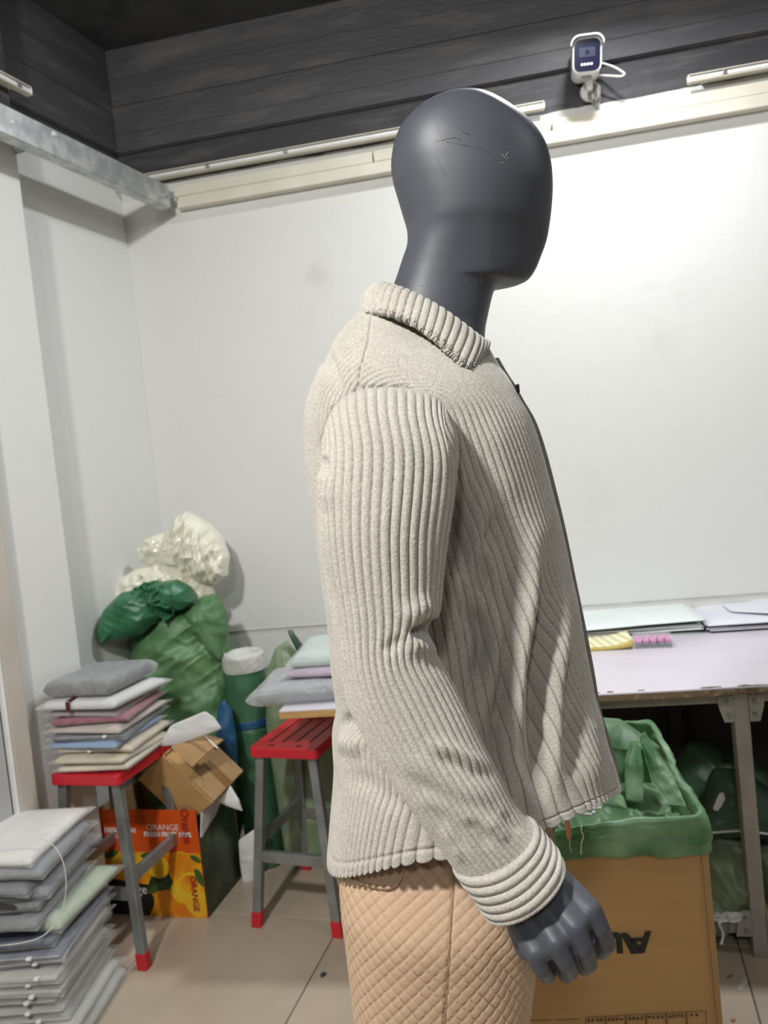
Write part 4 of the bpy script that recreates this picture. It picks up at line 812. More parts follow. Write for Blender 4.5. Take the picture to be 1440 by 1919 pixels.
# ------------------------------------------------------------------ sacks, bags and rolls in the corner
def blob(name, c, r, m, parent, amp=.02, fscale=22, seed=1, ex_=2.4, nu=96, nv=64, zmin=None, taper=0.0, crk=.6, drape=None):
    u = np.linspace(0, 2*PI, nu, endpoint=False)[:, None]; v = np.linspace(-PI/2, PI/2, nv)[None]
    sp = lambda q, e: np.sign(q)*np.abs(q)**(2/e)
    x = sp(np.cos(v), ex_)*sp(np.cos(u), 2.3); y = sp(np.cos(v), ex_)*sp(np.sin(u), 2.3); z = sp(np.sin(v), ex_)*np.ones_like(u)
    k = 1+taper*z; P = np.stack([x*r[0]*k, y*r[1]*k, z*r[2]], -1); n = np.stack([x/r[0], y/r[1], z/r[2]], -1); n /= np.linalg.norm(n, axis=-1, keepdims=True)+1e-9
    f_ = creases(P, fscale, seed, 12); g_ = vnoise(P, fscale*.45, seed+2); dr_ = ridges(P, fscale*.5, seed+3, drape) if drape is not None else 0
    P = P+n*(amp*(crk*2.6*(f_-.5)+.5*g_+1.1*dr_))[..., None]+np.array(c)
    if zmin is not None: P[..., 2] = np.maximum(P[..., 2], zmin)
    return grid(name, P, m, parent, wrap_u=True)
def pillow(name, outline, thick, m, parent, amp=.004, seed=1, nr=18, fscale=24, n_out=90, nrm=np.array([0, -1.0, 0]), power=2.6):
    O = np.array(outline, float); O = np.vstack([O, O[:1]]); T = np.linspace(0, len(O)-1, n_out, endpoint=False); i = T.astype(int); f_ = (T-i)[:, None]; O = O[i]*(1-f_)+O[i+1]*f_
    for _ in range(2): O = (np.roll(O, 1, 0)+2*O+np.roll(O, -1, 0))/4
    c = O.mean(0); r = np.sin(np.linspace(0, 1, nr)*PI/2); Fv = c+(O[:, None]-c)*r[None, :, None]
    prof = np.sqrt(np.clip(1-r**power, 0, 1))[None, :]; k = creases(Fv, fscale, seed)-.5+.6*vnoise(Fv, fscale*.6, seed+1)
    A_ = Fv+nrm*(thick/2*prof*(1+.25*vnoise(Fv, 9, seed+4))+1.5*amp*(k+.35*(ridges(Fv, fscale*.35, seed+2)-.4))*np.minimum(prof*2, 1)+.0012)[..., None]; Z_ = Fv-nrm*(thick/2*prof+.0012)[..., None]
    return grid(name, np.concatenate([A_, Z_[:, ::-1]], 1), m, parent, wrap_u=True)
def p2(pts, Y): return [PY(x, y, Y) for x, y in pts]

for o_t, pts_ in pillow_later: pillow('tag_sheet', p2(pts_, 1.955), .003, M_mdark, o_t, .0005, 5, nr=6, n_out=40)
sk = thing('stuffed_sack', 'big stuffed olive green woven sack tied at the top, standing in the corner', 'sack', (-.84, 2.95, 0))
DRAPE = [(.5, 0, .5), (0, .6, 0), (-.9, 0, 1.5)]
blob('sack_body', (-.828, 2.95, .505), (.188, .150, .495), M_sack, sk, amp=.022, fscale=16, seed=21, ex_=3.4, nu=260, nv=200, zmin=0, taper=.03, crk=.9, drape=DRAPE)
nk = PY(292, 1128, 2.84); u = np.linspace(0, 2*PI, 260, endpoint=False)[:, None]; v = np.linspace(.02, 1, 50)[None]     # gathered rosette of the tied mouth
un = np.stack([np.cos(u)*2.2+0*v, np.sin(u)*2.2+0*v, v*1.6+0*u], -1)
rad = .074*v**.8*(1+.22*hnoise(un*1.3, 3)); zz = (.040*hnoise(un*2.6, 5)+.026*(np.abs(hnoise(un*5, 9))-.4)+.02*np.sin(9*u+2*v))*v
R_ = np.stack([nk[0]+rad*np.cos(u)*1.15, nk[1]-.030+zz-.05*(1-v), nk[2]+.004+rad*np.sin(u)], -1)
ros = grid('tied_mouth', R_, M_sack_teal, sk, wrap_u=True); ros['label'] = 'dark gathered mouth of the sack'; ros.modifiers.new('s', 'SOLIDIFY').thickness = .003
pillow('sack_shoulder', p2([(181, 1180), (196, 1142), (228, 1110), (270, 1102), (300, 1118), (306, 1150), (272, 1186), (232, 1200), (205, 1203), (190, 1210), (184, 1196)], 2.82), .15, M_sack_teal, sk, .022, 33, nr=60, n_out=220, fscale=20)['label'] = 'bluish green folded corner of the sack'
pillow('sack_top_fold', p2([(284, 1110), (298, 1090), (332, 1086), (358, 1100), (368, 1126), (345, 1142), (305, 1150), (286, 1136)], 2.85), .13, M_sack_teal, sk, .024, 37, nr=50, n_out=180, fscale=24)
pillow('sack_mouth_hem', p2([(345, 1150), (378, 1118), (405, 1112), (424, 1145), (428, 1190), (415, 1240), (380, 1215), (352, 1180)], 2.86), .12, M_sack, sk, .018, 38, nr=50, n_out=180, fscale=20)
wb = thing('white_bag', 'crumpled glossy white plastic bag heaped on the green sack against the wall', 'bag', PY(330, 1100, 2.99))
pillow('bag_body', p2([(318, 1000), (330, 968), (350, 957), (372, 968), (398, 985), (418, 1008), (430, 1042), (427, 1078), (408, 1096), (372, 1094), (340, 1075), (322, 1040)], 2.98), .20, M_whitefilm, wb, .046, 41, nr=90, n_out=300, fscale=30)
pillow('bag_tail', p2([(210, 1122), (220, 1088), (256, 1064), (300, 1052), (345, 1066), (395, 1088), (404, 1112), (392, 1135), (300, 1140)], 2.97), .16, M_whitefilm, wb, .030, 43, nr=70, n_out=240, fscale=34)
pillow('bag_corner', p2([(256, 1030), (272, 1010), (300, 1000), (335, 990), (345, 1020), (340, 1060), (285, 1058), (262, 1052)], 2.95), .06, M_whitefilm, wb, .022, 47, nr=50, n_out=180, fscale=34)
rl = thing('green_roll', 'dark green wrapped film roll with clear plastic top and blue tie', 'roll', (-.585, 2.87, 0))
def lathe(name, c, prof, m, parent, n=64, amp=0.0, seed=1):
    u = np.linspace(0, 2*PI, n, endpoint=False)[:, None]; pr = np.array(prof); pr = pr[np.clip(np.arange(len(pr)), 0, None)]; T = np.linspace(0, len(pr)-1, len(pr)*6); r = np.interp(T, np.arange(len(pr)), pr[:, 0]); z = np.interp(T, np.arange(len(pr)), pr[:, 1])
    P = np.stack([c[0]+r*np.cos(u), c[1]+r*np.sin(u), c[2]+z*np.ones_like(u)], -1)
    if amp: n_ = P-np.array([c[0], c[1], 0]); n_[..., 2] = 0; n_ /= np.linalg.norm(n_, axis=-1, keepdims=True)+1e-9; P = P+n_*(amp*(creases(P, 26, seed)-.5+.4*vnoise(P, 40, seed)))[..., None]
    return grid(name, P, m, parent, wrap_u=True)
M_roll = weave_mat('roll_green', (.030, .10, .052), (.055, .15, .08), .4)
lathe('roll_body', (-.585, 2.87, 0), [(.001, 0), (.070, 0), (.072, .05), (.070, .30), (.072, .545), (.001, .55)], M_roll, rl, amp=.006, seed=3)
lathe('roll_body', (-.588, 2.87, 0), [(.001, .551), (.076, .555), (.078, .60), (.078, .70), (.076, .765), (.001, .768)], M_roll, rl, amp=.006, seed=5)
lathe('blue_tie', (-.586, 2.87, 0), [(.072, .535), (.078, .537), (.079, .563), (.072, .566)], M_blue, rl, amp=.004, seed=6)['label'] = 'blue tie band'
lathe('clear_cap', (-.588, 2.87, 0), [(.079, .745), (.080, .765), (.081, .800), (.074, .812), (.060, .806), (.050, .795), (.02, .790), (.001, .789)], film_mat('cap_film', .55, (.80, .80, .76), .25), rl, amp=.016, seed=8)['label'] = 'crumpled clear plastic cap'
bl = thing('blue_plastic_bag', 'crumpled dark blue plastic bag squeezed between sack and roll', 'bag', PY(425, 1420, 2.72))
pillow('bag_sheet', p2([(408, 1326), (420, 1310), (434, 1330), (444, 1385), (446, 1440), (434, 1490), (418, 1480), (406, 1400)], 2.72), .05, M_blue, bl, .016, 51)
gs = thing('leaning_sack', 'flat folded pale green woven sack leaning on the wall beside the roll', 'sack', (-.36, 2.78, 0))
pillow('sack_sheet', [(-.50, 2.80, .02), (-.17, 2.74, .0), (-.15, 2.76, .55), (-.26, 2.80, .66), (-.392, 2.82, .745), (-.372, 2.83, .79), (-.41, 2.83, .845), (-.455, 2.83, .82), (-.50, 2.82, .73), (-.515, 2.80, .55)], .11, M_sack_pale, gs, .014, 61, nr=40, n_out=160)
pillow('folded_edge', p2([(538, 1182), (548, 1180), (577, 1228), (566, 1240)], 2.79), .02, M_sack_dark, gs, .002, 63, n_out=40)
pillow('folded_edge', p2([(551, 1190), (556, 1192), (584, 1232), (577, 1236)], 2.81), .015, M_sack_dark, gs, .002, 64, n_out=40)
wp = thing('white_paper_sheet', 'crumpled whitish sheet on the floor behind the left leg of the stool', 'paper', FL(470, 1660))
pillow('sheet', p2([(447, 1575), (482, 1550), (500, 1562), (492, 1610), (470, 1662), (458, 1668), (450, 1620)], 2.74), .03, M_paper, wp, .012, 71)

# ------------------------------------------------------------------ cartons in the corner
B0, B1, B2 = FL(205, 1712), FL(390, 1721), FL(461, 1638)
B1[2] = 0; u1 = (B1-B0); BWd = np.linalg.norm(u1); u1 = u1/BWd; v1 = np.cross(uz, u1); BD = .27; BH = .372
ob = thing('orange_carton', 'printed fruit carton with orange top, standing behind the left stool', 'carton', (B0+B1)/2)
oc = lambda a, d, z: B0+u1*a+v1*d+uz*z
M_ored = mat('print_orange_red', (.62, .085, .008), .4, col2=(.56, .07, .006), nscale=8); M_dgreen = mat('print_dark_green', (.022, .035, .014), .4, col2=(.05, .085, .022), nscale=11, lo=.45, hi=.7)
M_oyel = mat('print_yellow_orange', (.72, .34, .010), .4, col2=(.62, .17, .006), nscale=13, lo=.4, hi=.6); M_pyel = mat('print_yellow', (.74, .46, .02), .4, col2=(.70, .37, .015), nscale=15); M_pleaf = mat('print_leaf', (.035, .085, .018), .4, col2=(.06, .13, .03), nscale=30)
M_pblack = mat('print_black', (.008, .008, .008), .4, col2=(.014, .014, .012)); M_pred = mat('print_red', (.30, .02, .012), .5, col2=(.26, .016, .01)); M_pwhite = mat('print_white', (.75, .70, .66), .5, col2=(.68, .62, .58))
th_ = .005
fp_ = MB().box(oc(BWd/2, th_/2, BH/2), (BWd, th_, BH), (u1, v1, uz), bevel=.001).build('front_panel', M_ored, ob)
rp_ = MB().prism([oc(BWd-th_/2, th_, 0), oc(BWd-th_/2, BD, 0), oc(BWd-th_/2, BD, BH), oc(BWd-th_/2, BD*.86, BH-.005), oc(BWd-th_/2, th_, BH*.74)], u1*th_).build('side_panel', M_dgreen, ob)
MB().box(oc(th_/2, BD/2+th_, BH/2), (th_, BD, BH), (u1, v1, uz)).build('side_panel', M_card2, ob); MB().box(oc(BWd/2, BD+th_, BH/2), (BWd, th_, BH), (u1, v1, uz)).build('back_panel', M_card2, ob)
MB().box(oc(BWd/2, BD/2, .003), (BWd-.012, BD, .006), (u1, v1, uz)).build('bottom_panel', M_card2, ob)
def flat(mm, pts, e0, e1, o0, nn, m, name, parent, lift=.0006):
    P_ = [o0+e0*x+e1*y+nn*lift for x, y in pts]; return mm.prism(P_, nn*.0003)
ell = lambda x, y, a, b, r=0, n=22: [(x+a*math.cos(t)*math.cos(r)-b*math.sin(t)*math.sin(r), y+a*math.cos(t)*math.sin(r)+b*math.sin(t)*math.cos(r)) for t in np.linspace(0, 2*PI, n, endpoint=False)]
def prints(name, items, e0, e1, o0, nn, parent):
    for li, (m, pts) in enumerate(items):
        q_ = MB(); flat(q_, pts, e0, e1, o0, nn, m, name, parent, .0006+.00005*li); q_.build(name, m, parent)
W_ = BWd
its = [(M_oyel, [(0, 0), (W_, 0), (W_, .225), (0, .225)]), (M_pblack, [(0, 0), (W_*.42, 0), (W_*.50, .05), (W_*.44, .11), (0, .13)]), (M_dgreen, [(W_*.4, .08), (W_*.72, .10), (W_*.66, .16), (W_*.50, .15)])]
for x, y, a in ((.56, .175, .045), (.80, .195, .040), (.33, .185, .038), (.62, .045, .052), (.78, .09, .045), (.93, .05, .05), (.16, .19, .03)): its.append((M_oyel if (x*10) % 2 < 1 else M_pyel, ell(x*W_, y, a, a*.9)))
its += [(M_pyel, ell(.86*W_, .118, .048, .040, .5)), (M_oyel, ell(.86*W_, .118, .036, .029, .5)), (M_pleaf, ell(.97*W_, .14, .014, .034, .4)), (M_pleaf, ell(.95*W_, .205, .022, .010, -.5)), (M_pleaf, ell(.52*W_, .10, .035, .012, .6)), (M_pleaf, ell(.48*W_, .215, .03, .010, .2)), (M_pleaf, ell(.10*W_, .215, .03, .012, .3))]
its = [(m, [(min(max(x, 0), W_), min(max(y, 0), BH)) for x, y in p]) for m, p in its]
prints('printed_fruit', its, u1, uz, oc(0, 0, 0), -v1, fp_)
T_ = lambda s, size, a, z, m, r=0, b=0: text_obj('lettering', s, size, oc(a, -.0022, z), u1*math.cos(r)+uz*math.sin(r), -u1*math.sin(r)+uz*math.cos(r), m, fp_, b)
T_('ORANGE', .030, W_*.66, .312, M_pwhite); T_('FRESH FRUIT 100%', .022, W_*.70, .288, M_pwhite, 0, .0012); T_('100% FRESH', .024, W_*.22, .300, M_pwhite, 0, .001); T_('FRUIT', .022, W_*.20, .278, M_pwhite)
T_('orange', .046, W_*.26, .092, M_pwhite); T_('Orange', .040, W_*.89, .318, M_pred, -PI/2, .001); T_('ORANGE', .030, W_*.90, .085, M_pred, -PI/2, .001)
its = [(M_oyel, ell(.205, .255, .046, .066, .1)), (M_pyel, ell(.205, .255, .036, .054, .1)), (M_ored, ell(.205, .262, .008, .011)), (M_pleaf, ell(.10, .24, .012, .05, -.5)), (M_pleaf, ell(.06, .16, .012, .05, .5)), (M_pred, ell(.17, .095, .016, .016)), (M_pred, ell(.15, .07, .012, .012))]
prints('printed_fruit', its, v1, uz, oc(W_, 0, 0), u1, rp_)
text_obj('lettering', 'Orange', .042, oc(W_+.0022, .12, .155), v1, uz, M_pwhite, rp_, .001); text_obj('lettering', 'fresh', .026, oc(W_+.0022, .11, .195), v1, uz, M_pwhite, rp_)
for k, s_ in enumerate(('NET', 'FRUIT', '100%')): text_obj('lettering', s_, .016, oc(W_+.0022, .075+.05*k, .088-.014*k), v1, uz, M_pwhite, rp_)
wp2 = thing('white_wrapping_paper', 'folded white wrapping paper stuffed in the open side of the fruit carton', 'paper', oc(W_-.02, .12, .30))
pillow('paper_fold', [oc(W_+.004, .005, .27), oc(W_+.004, .12, .30), oc(W_+.004, .235, .365), oc(W_+.02, .25, .41), oc(W_+.03, .12, .415), oc(W_+.014, .02, .385)], .016, M_paper, wp2, .004, 81, nrm=u1*.9+uz*.1)
pillow('paper_fold', p2([(408, 1502), (432, 1472), (449, 1500), (455, 1520), (430, 1512)], 2.58), .016, M_white_pl, wp2, .004, 82)
# tilted open carton leaning over it
tb2 = thing('open_carton', 'plain brown carton tipped on its corner with open flaps', 'carton', PY(355, 1470, 2.62))
K1_, K2_ = PY(307, 1415, 2.50), PY(399, 1503, 2.50); q1 = (K2_-K1_); Lq = np.linalg.norm(q1); q1 /= Lq; K3_ = PY(455, 1445, 2.66); q2 = K3_-K2_; Lr2 = np.linalg.norm(q2); q2 /= Lr2; q3 = np.cross(q1, q2); q3 = q3 if q3[2] < 0 else -q3; q3 /= np.linalg.norm(q3)
tq = lambda a, b, c: K1_+q1*a+q2*b+q3*c
HB = .17
pb = MB(); pb.box(tq(Lq/2, -.002, HB/2), (Lq, .005, HB), (q1, q2, q3)).build('side_panel', M_card, tb2); MB().box(tq(Lq/2, Lr2, HB/2), (Lq, .005, HB), (q1, q2, q3)).build('side_panel', M_card, tb2)
MB().box(tq(0, Lr2/2, HB/2), (.005, Lr2, HB), (q1, q2, q3)).build('end_panel', M_card, tb2); MB().box(tq(Lq, Lr2/2, HB/2), (.005, Lr2, HB), (q1, q2, q3)).build('end_panel', M_card, tb2); MB().box(tq(Lq/2, Lr2/2, HB), (Lq, Lr2, .005), (q1, q2, q3)).build('bottom_panel', M_card, tb2)
MB().box(tq(Lq/2, Lr2/2, .012), (Lq*.98, Lr2*.98, .003), (q1, q2, q3)).build('inner_flap', M_card, tb2)
fl1 = MB().box(tq(Lq*.74, Lr2/2, -.003), (Lq*.52, Lr2*.99, .004), (q1, q2, q3), bevel=.001).build('flap', M_card2, tb2)
MB().box(tq(Lq*.76, Lr2*.52, -.0056), (Lq*.50, .035, .0006), (q1, q2, q3)).build('tape', M_tape, fl1)
fa, fb, fc_, fd2 = PY(320, 1399, 2.46), PY(383, 1375, 2.56), PY(418, 1385, 2.56), PY(359, 1437, 2.46)
pr_ = MB().prism([fa, fb, fc_, PY(390, 1408, 2.51), fd2], np.array([.003, .004, -.004])); pr_.build('flap', M_card2, tb2)
MB().quadbar(PY(384, 1379, 2.545), PY(408, 1402, 2.515), .006, .002, np.array([0, .6, .8]), np.array([0, .8, -.6])).build('white_strap', M_white_pl, tb2)
wf = thing('white_film_pack', 'flat white film packet lying on the open carton flap', 'packet', PY(355, 1380, 2.50))
pillow('film_sheet', p2([(298, 1398), (320, 1360), (385, 1333), (402, 1345), (416, 1365), (380, 1378), (330, 1396)], 2.50), .022, M_paper, wf, .005, 91, nrm=np.array([0, -.55, .83]))
for k, (a, b) in enumerate((((628, 1562), (640, 1640)), )):
    yb = thing('yellow_bag', 'small yellow plastic bag on the floor behind the stool under the table', 'bag', FL(628, 1640, .0))
    blob('bag_body', PY(640, 1625, 2.72), (.045, .05, .055), mat('yellow_film', (.55, .42, .02), .35, col2=(.62, .50, .04), nscale=12), yb, amp=.014, fscale=50, seed=95, nu=70, nv=50)

# ------------------------------------------------------------------ packs and papers on the table
ZT = .7705
def tpt(px, py, h=0.0): return FL(px, py, ZT+h)
ta_ = math.atan2(te[1], te[0])
c_ = tpt(588, 1300)
pack((-.27, 2.36, ZT+.001), ta_+.06, .30, .24, .052, '7c8084', M_frost, 'large grey clothing pack at the bottom of the pile on the table end', 'clothing packs on the table end', ext=1.12, fin=.07)
pack((-.205, 2.40, ZT+.060), ta_-.05, .24, .22, .026, 'b3a3b4', M_film, 'lilac clothing pack between the grey and mint ones on the table', 'clothing packs on the table end', ext=1.10)
pack((-.19, 2.43, ZT+.091), ta_+.02, .245, .25, .040, 'aebfb6', M_frost, 'pale mint clothing pack on top of the pile on the table', 'clothing packs on the table end', ext=1.08, tilt=(.03, .02))
def mailers(px0, px1, py, dep, n, label, group, m, rz=0.0, th=.0045, seed=1, name='mailer_bag'):
    a, b = tpt(px0, py), tpt(px1, py); r_ = random.Random(seed); L_ = np.linalg.norm(b-a); mid = (a+b)/2
    for k in range(n):
        t = thing(name, label[k] if k < len(label) else label[-1], 'mailer bag', mid+tn*dep/2+te*r_.uniform(-.008, .008)+tn*r_.uniform(-.006, .006)+uz*(th*1.25*k+.001), ta_+rz+r_.uniform(-.05, .05), group)
        T, Bo = slab(14, 14, L_, dep, th, seed*40+k, .0007, 16, .0, .0015, .2); T[..., 2] += .003*np.clip(vnoise(T, 11, seed+k), 0, 1)*k/n
        inn = np.array([1, 1, 1]); o_ = slab_mesh('film_top', T, Bo+np.array([0, 0, th*.55]), m, t, th/2)
        T2, B2 = slab(12, 12, L_*.994, dep*.995, th*.6, seed*40+k, .0004, 16, .0, .0015, .2); slab_mesh('dark_lining', T2, B2, M_mdark, t, th*.30)
G1 = 'pale mailer bags stacked at the back of the table'
mailers(1098, 1326, 1194, .36, 6, ['lowest pale grey mailer bag of the middle stack on the table', 'pale grey mailer bag second from the bottom of the middle stack', 'pale grey mailer bag third from the bottom of the middle stack', 'pale grey mailer bag third from the top of the middle stack', 'pale grey mailer bag second from the top of the middle stack', 'topmost pale grey mailer bag of the middle stack on the table'], G1, M_mint, 0, .0066, 3)
mailers(1020, 1098, 1194, .38, 3, ['lowest bluish white mailer bag beside the shirt front', 'bluish white mailer bag between two others beside the shirt front', 'topmost bluish white mailer bag beside the shirt front'], 'mailer bags next to the shirt', M_lilacfilm, 0, .0080, 5)
mailers(1332, 1560, 1180, .36, 4, ['lowest lilac white mailer bag of the right hand stack', 'lilac white mailer bag second from the bottom of the right hand stack', 'lilac white mailer bag second from the top of the right hand stack', 'topmost lilac white mailer bag of the right hand stack'], 'mailer bags in the right stack', M_lilacfilm, -.02, .0075, 7)
def loose(pts, h, label, m, seed, name='mailer_bag', th=.003):
    t = thing(name, label, 'mailer bag', tpt(*pts[0], h)); P_ = [tpt(x, y, h+dz) for (x, y), dz in zip(pts, (0, 0, .004, .004, 0, 0))]
    pillow('film', P_, th, m, t, .0008, seed, nr=8, n_out=60, nrm=uz); return t
loose([(1130, 1130), (1165, 1122), (1270, 1112), (1276, 1124), (1200, 1132)], .050, 'thin white mailer bag edge sticking up behind the middle stack', M_mint, 103)
loose([(1352, 1132), (1400, 1128), (1450, 1120), (1460, 1150), (1370, 1146)], .042, 'folded lilac mailer bag on top of the right hand stack', M_lilacfilm, 105)
# striped note pad with yellow edge
pd = thing('note_pad', 'curled striped cream note pad with yellow edges on the table', 'note pad', tpt(1137, 1215))
a, b, c, d = tpt(1080, 1222), tpt(1188, 1217), tpt(1170, 1187), tpt(1070, 1196); rows_ = []
for u in np.linspace(0, 1, 24):
    rows_.append([(a*(1-u)+b*u)*(1-v)+(d*(1-u)+c*u)*v+uz*(.012+.020*np.clip((u-.45)/.55, 0, 1)**2*(1-.35*v)) for v in np.linspace(0, 1, 10)])
R_ = np.array(rows_)
ins = lambda k: R_*1.0
low = R_-uz*(.012+.012*np.clip((np.linspace(0, 1, 24)-.5)/.5, 0, 1)**2)[:, None, None]*.95
sl = np.concatenate([R_, low[:, ::-1]], 1); sh_ = grid('page_block', np.concatenate([np.repeat(sl[:1].mean(1, keepdims=True), sl.shape[1], 1), sl, np.repeat(sl[-1:].mean(1, keepdims=True), sl.shape[1], 1)], 0), M_yellow, pd, wrap_v=True, smooth=False)
tp_ = grid('top_page', R_+uz*.0008, M_stripe, pd, smooth=True); tp_.modifiers.new('s', 'SOLIDIFY').thickness = .0006
# pink topped blocks in a clear tray
pk = thing('block_pack', 'clear wrapped pack of pink topped grey blocks beside the note pad', 'pack', tpt(1230, 1212))
e0 = tpt(1262, 1214)-tpt(1192, 1217); n0 = np.linalg.norm(e0); e0 /= n0; e1 = np.cross(uz, e0); o0 = tpt(1192, 1216)
for i in range(5):
    for j in range(2):
        pz = o0+e0*(n0/5*(i+.5))+e1*(.018+.040*j+.002*(i % 2)); MB().box(pz+uz*.008, (n0/5*.86, .032, .016), (e0, e1, uz), bevel=.002).build('grey_block', M_greyp, pk)
        MB().box(pz+uz*.0215, (n0/5*.84, .030, .011), (e0, e1, uz), bevel=.004).box(pz+uz*.028, (n0/5*.45, .014, .004), (e0, e1, uz), bevel=.001).build('pink_block', M_pink, pk)
T, Bo = slab(20, 14, n0*1.12, .105, .032, 77, .0008, 10, .03, 0, .06); M3 = np.stack([e0, e1, uz]); cen = o0+e0*n0/2+e1*.045+uz*.017
nx, ny = T.shape[:2]; V = np.concatenate([T.reshape(-1, 3), Bo.reshape(-1, 3)])@M3+cen; q = grid_quads(nx, ny); me = bpy.data.meshes.new('wrap'); setmesh(me, V-origin_of(pk), np.concatenate([q[:, ::-1], q+nx*ny])); obj('clear_wrap', me, M_clear, pk)

# ------------------------------------------------------------------ big carton with sack lining, right front
XB0, XB1, YF = .155, .590, 1.55
bc_ = thing('big_carton', 'large brown carton with upside down black letters before the table', 'carton', ((XB0+XB1)/2, YF+.19, 0))
ra_ = math.radians(-3.0); c1 = np.array([math.cos(ra_), math.sin(ra_), 0]); c2 = np.array([-math.sin(ra_), math.cos(ra_), 0]); BO = np.array([XB1, YF, 0])
cbx = lambda a, d, z: BO+c1*(a-(XB1-XB0))+c2*d+uz*z
WB, DB, HBX = XB1-XB0, .36, .634; tk = .006
fpn = MB().box(cbx(WB/2, tk/2, HBX/2), (WB, tk, HBX), (c1, c2, uz), bevel=.002).build('front_panel', M_card, bc_)
spn = MB().box(cbx(WB-tk/2+.004, DB/2, HBX/2), (tk, DB, HBX), (c1, c2, uz), bevel=.002).build('side_panel', M_card, bc_)
MB().box(cbx(tk/2, DB/2, HBX/2), (tk, DB, HBX), (c1, c2, uz), bevel=.001).build('side_panel', M_card, bc_); MB().box(cbx(WB/2, DB, HBX/2), (WB, tk, HBX), (c1, c2, uz), bevel=.001).build('back_panel', M_card, bc_)
MB().box(cbx(WB/2, DB/2, .004), (WB-.01, DB-.01, .008), (c1, c2, uz)).build('bottom_panel', M_card, bc_)
MB().prism([cbx(WB-.012, -.0012, HBX-.002), cbx(WB-.004, -.0012, HBX-.002), cbx(WB-.003, -.0012, .02), cbx(WB-.008, -.0012, .02)], -c2*.004).build('edge_fold', M_card2, fpn)
q = MB()
tp0, tp1, tp2, tp3 = [PY(x, y, YF-.002) for x, y in ((985, 1560), (1290, 1575), (1285, 1583), (985, 1640))]
fpt = lambda x, y, l=.0015: (lambda r_: CAM+r_*(((BO-CAM)@c2-l)/(r_@c2)))(ray(x, y)[...])
q.prism([fpt(*p_) for p_ in ((975, 1556), (1288, 1574), (1286, 1588), (1200, 1592), (1050, 1615), (975, 1628))], -c2*.0004).build('packing_tape', M_tape, fpn)
def print_text(body, px, py, size, m, rot=PI, bold=0.0, sx=1.0):
    p_ = fpt(px, py, .0022); return text_obj('lettering', body, size, p_, (c1*math.cos(rot)+uz*math.sin(rot))*sx, -c1*math.sin(rot)+uz*math.cos(rot), m, fpn, bold)
# heavy extended capitals A and U, upside down
def glyph(polys, px, py, sc, name):
    o_ = fpt(px, py, .0016); g = MB()
    for pts in polys: g.prism([o_-c1*x*sc-uz*y*sc for x, y in pts], -c2*.0003)
    g.build(name, M_ink, fpn)
glyph([[(-.70, -.5), (-.42, -.5), (.02, .5), (-.30, .5)], [(-.02, .5), (-.16, .16), (.42, -.5), (.70, -.5), (.30, .5)], [(-.30, -.24), (.30, -.24), (.22, -.05), (-.22, -.05)]], 1194, 1767, .046, 'letter_a')
glyph([[(-.5, .5), (-.22, .5), (-.22, -.22), (-.5, -.30)], [(.22, .5), (.5, .5), (.5, -.30), (.22, -.22)], [(-.5, -.30), (-.22, -.22), (.22, -.22), (.5, -.30), (.34, -.5), (-.34, -.5)]], 1146, 1768, .046, 'letter_u')
for x, w_ in ((1065, 14), (1078, 12), (1098, 10), (1110, 10)):        # faint stamped row under the sack rim
    g = MB(); o_ = fpt(x, 1556, .0024)
    g.box(o_+c1*0, (.009, .0004, .002), (c1, c2, uz)).box(o_+uz*.005, (.009, .0004, .002), (c1, c2, uz)).box(o_+c1*.003+uz*.0025, (.002, .0004, .007), (c1, c2, uz)); g.build('stamped_mark', M_inkb, fpn)
for k in range(6):                                                    # row of outlined boxes with small marks at the foot
    xa, xb = 1098+38*k, 1136+38*k; za = 1907-2.1*k; g = MB()
    A_, B_, C_, D_ = fpt(xa, za), fpt(xb-2, za-2), fpt(xb-1, za+24), fpt(xa+1, za+26)
    for u_, v_ in ((A_, B_), (D_, C_), (A_, D_), (B_, C_)): g.tube([u_, v_], .0006, 4)
    g.build('printed_frame', M_inkb, fpn); g = MB(); rk_ = random.Random(k)
    for m_ in range(2 if k == 5 else 4):
        o_ = A_+(B_-A_)*((m_+.7)/(3.4 if k == 5 else 4.6))-uz*.0075
        for _ in range(4):
            if rk_.random() < .5: g.box(o_+uz*rk_.uniform(-.003, .003), (.0060, .0005, .0013), (c1, c2, uz))
            else: g.box(o_+c1*rk_.uniform(-.0025, .0025), (.0013, .0005, .0065), (c1, c2, uz))
    g.build('printed_mark', M_inkb, fpn)
g = MB(); rk_ = random.Random(9)
for m_ in range(30):
    if m_ in (14, 15): continue
    g.box(fpt(988+3.4*m_, 1913-.1*m_), (.0022, .0004, .002*rk_.uniform(.6, 1.3)), (c1, c2, uz))
g.build('fine_print', M_inkb, fpn)['kind'] = 'stuff'

# green sack lining the carton, rim folded out over the top
sl_ = thing('lining_sack', 'bright green woven sack lining the big carton with its rim folded over', 'sack', cbx(WB/2, DB/2, HBX-.05))
per = []
Np = 200
def rimpt(t):
    pts = rr(WB+.012, DB+.012, .03, 6); pts = np.array(pts+pts[:1]); s_ = np.r_[0, np.cumsum(np.hypot(*np.diff(pts, axis=0).T))]; s_ /= s_[-1]; return np.interp(t, s_, pts[:, 0]), np.interp(t, s_, pts[:, 1])
tt = np.linspace(0, 1, Np, endpoint=False); rx_, ry_ = rimpt(tt); cen = cbx(WB/2, DB/2, 0)
def ringP(dz, off): 
    nx_ = rx_/(np.hypot(rx_, ry_)+1e-9); ny_ = ry_/(np.hypot(rx_, ry_)+1e-9)
    return cen[None]+c1[None]*(rx_+off*nx_)[:, None]+c2[None]*(ry_+off*ny_)[:, None]+uz[None]*np.broadcast_to(dz, tt.shape)[:, None]
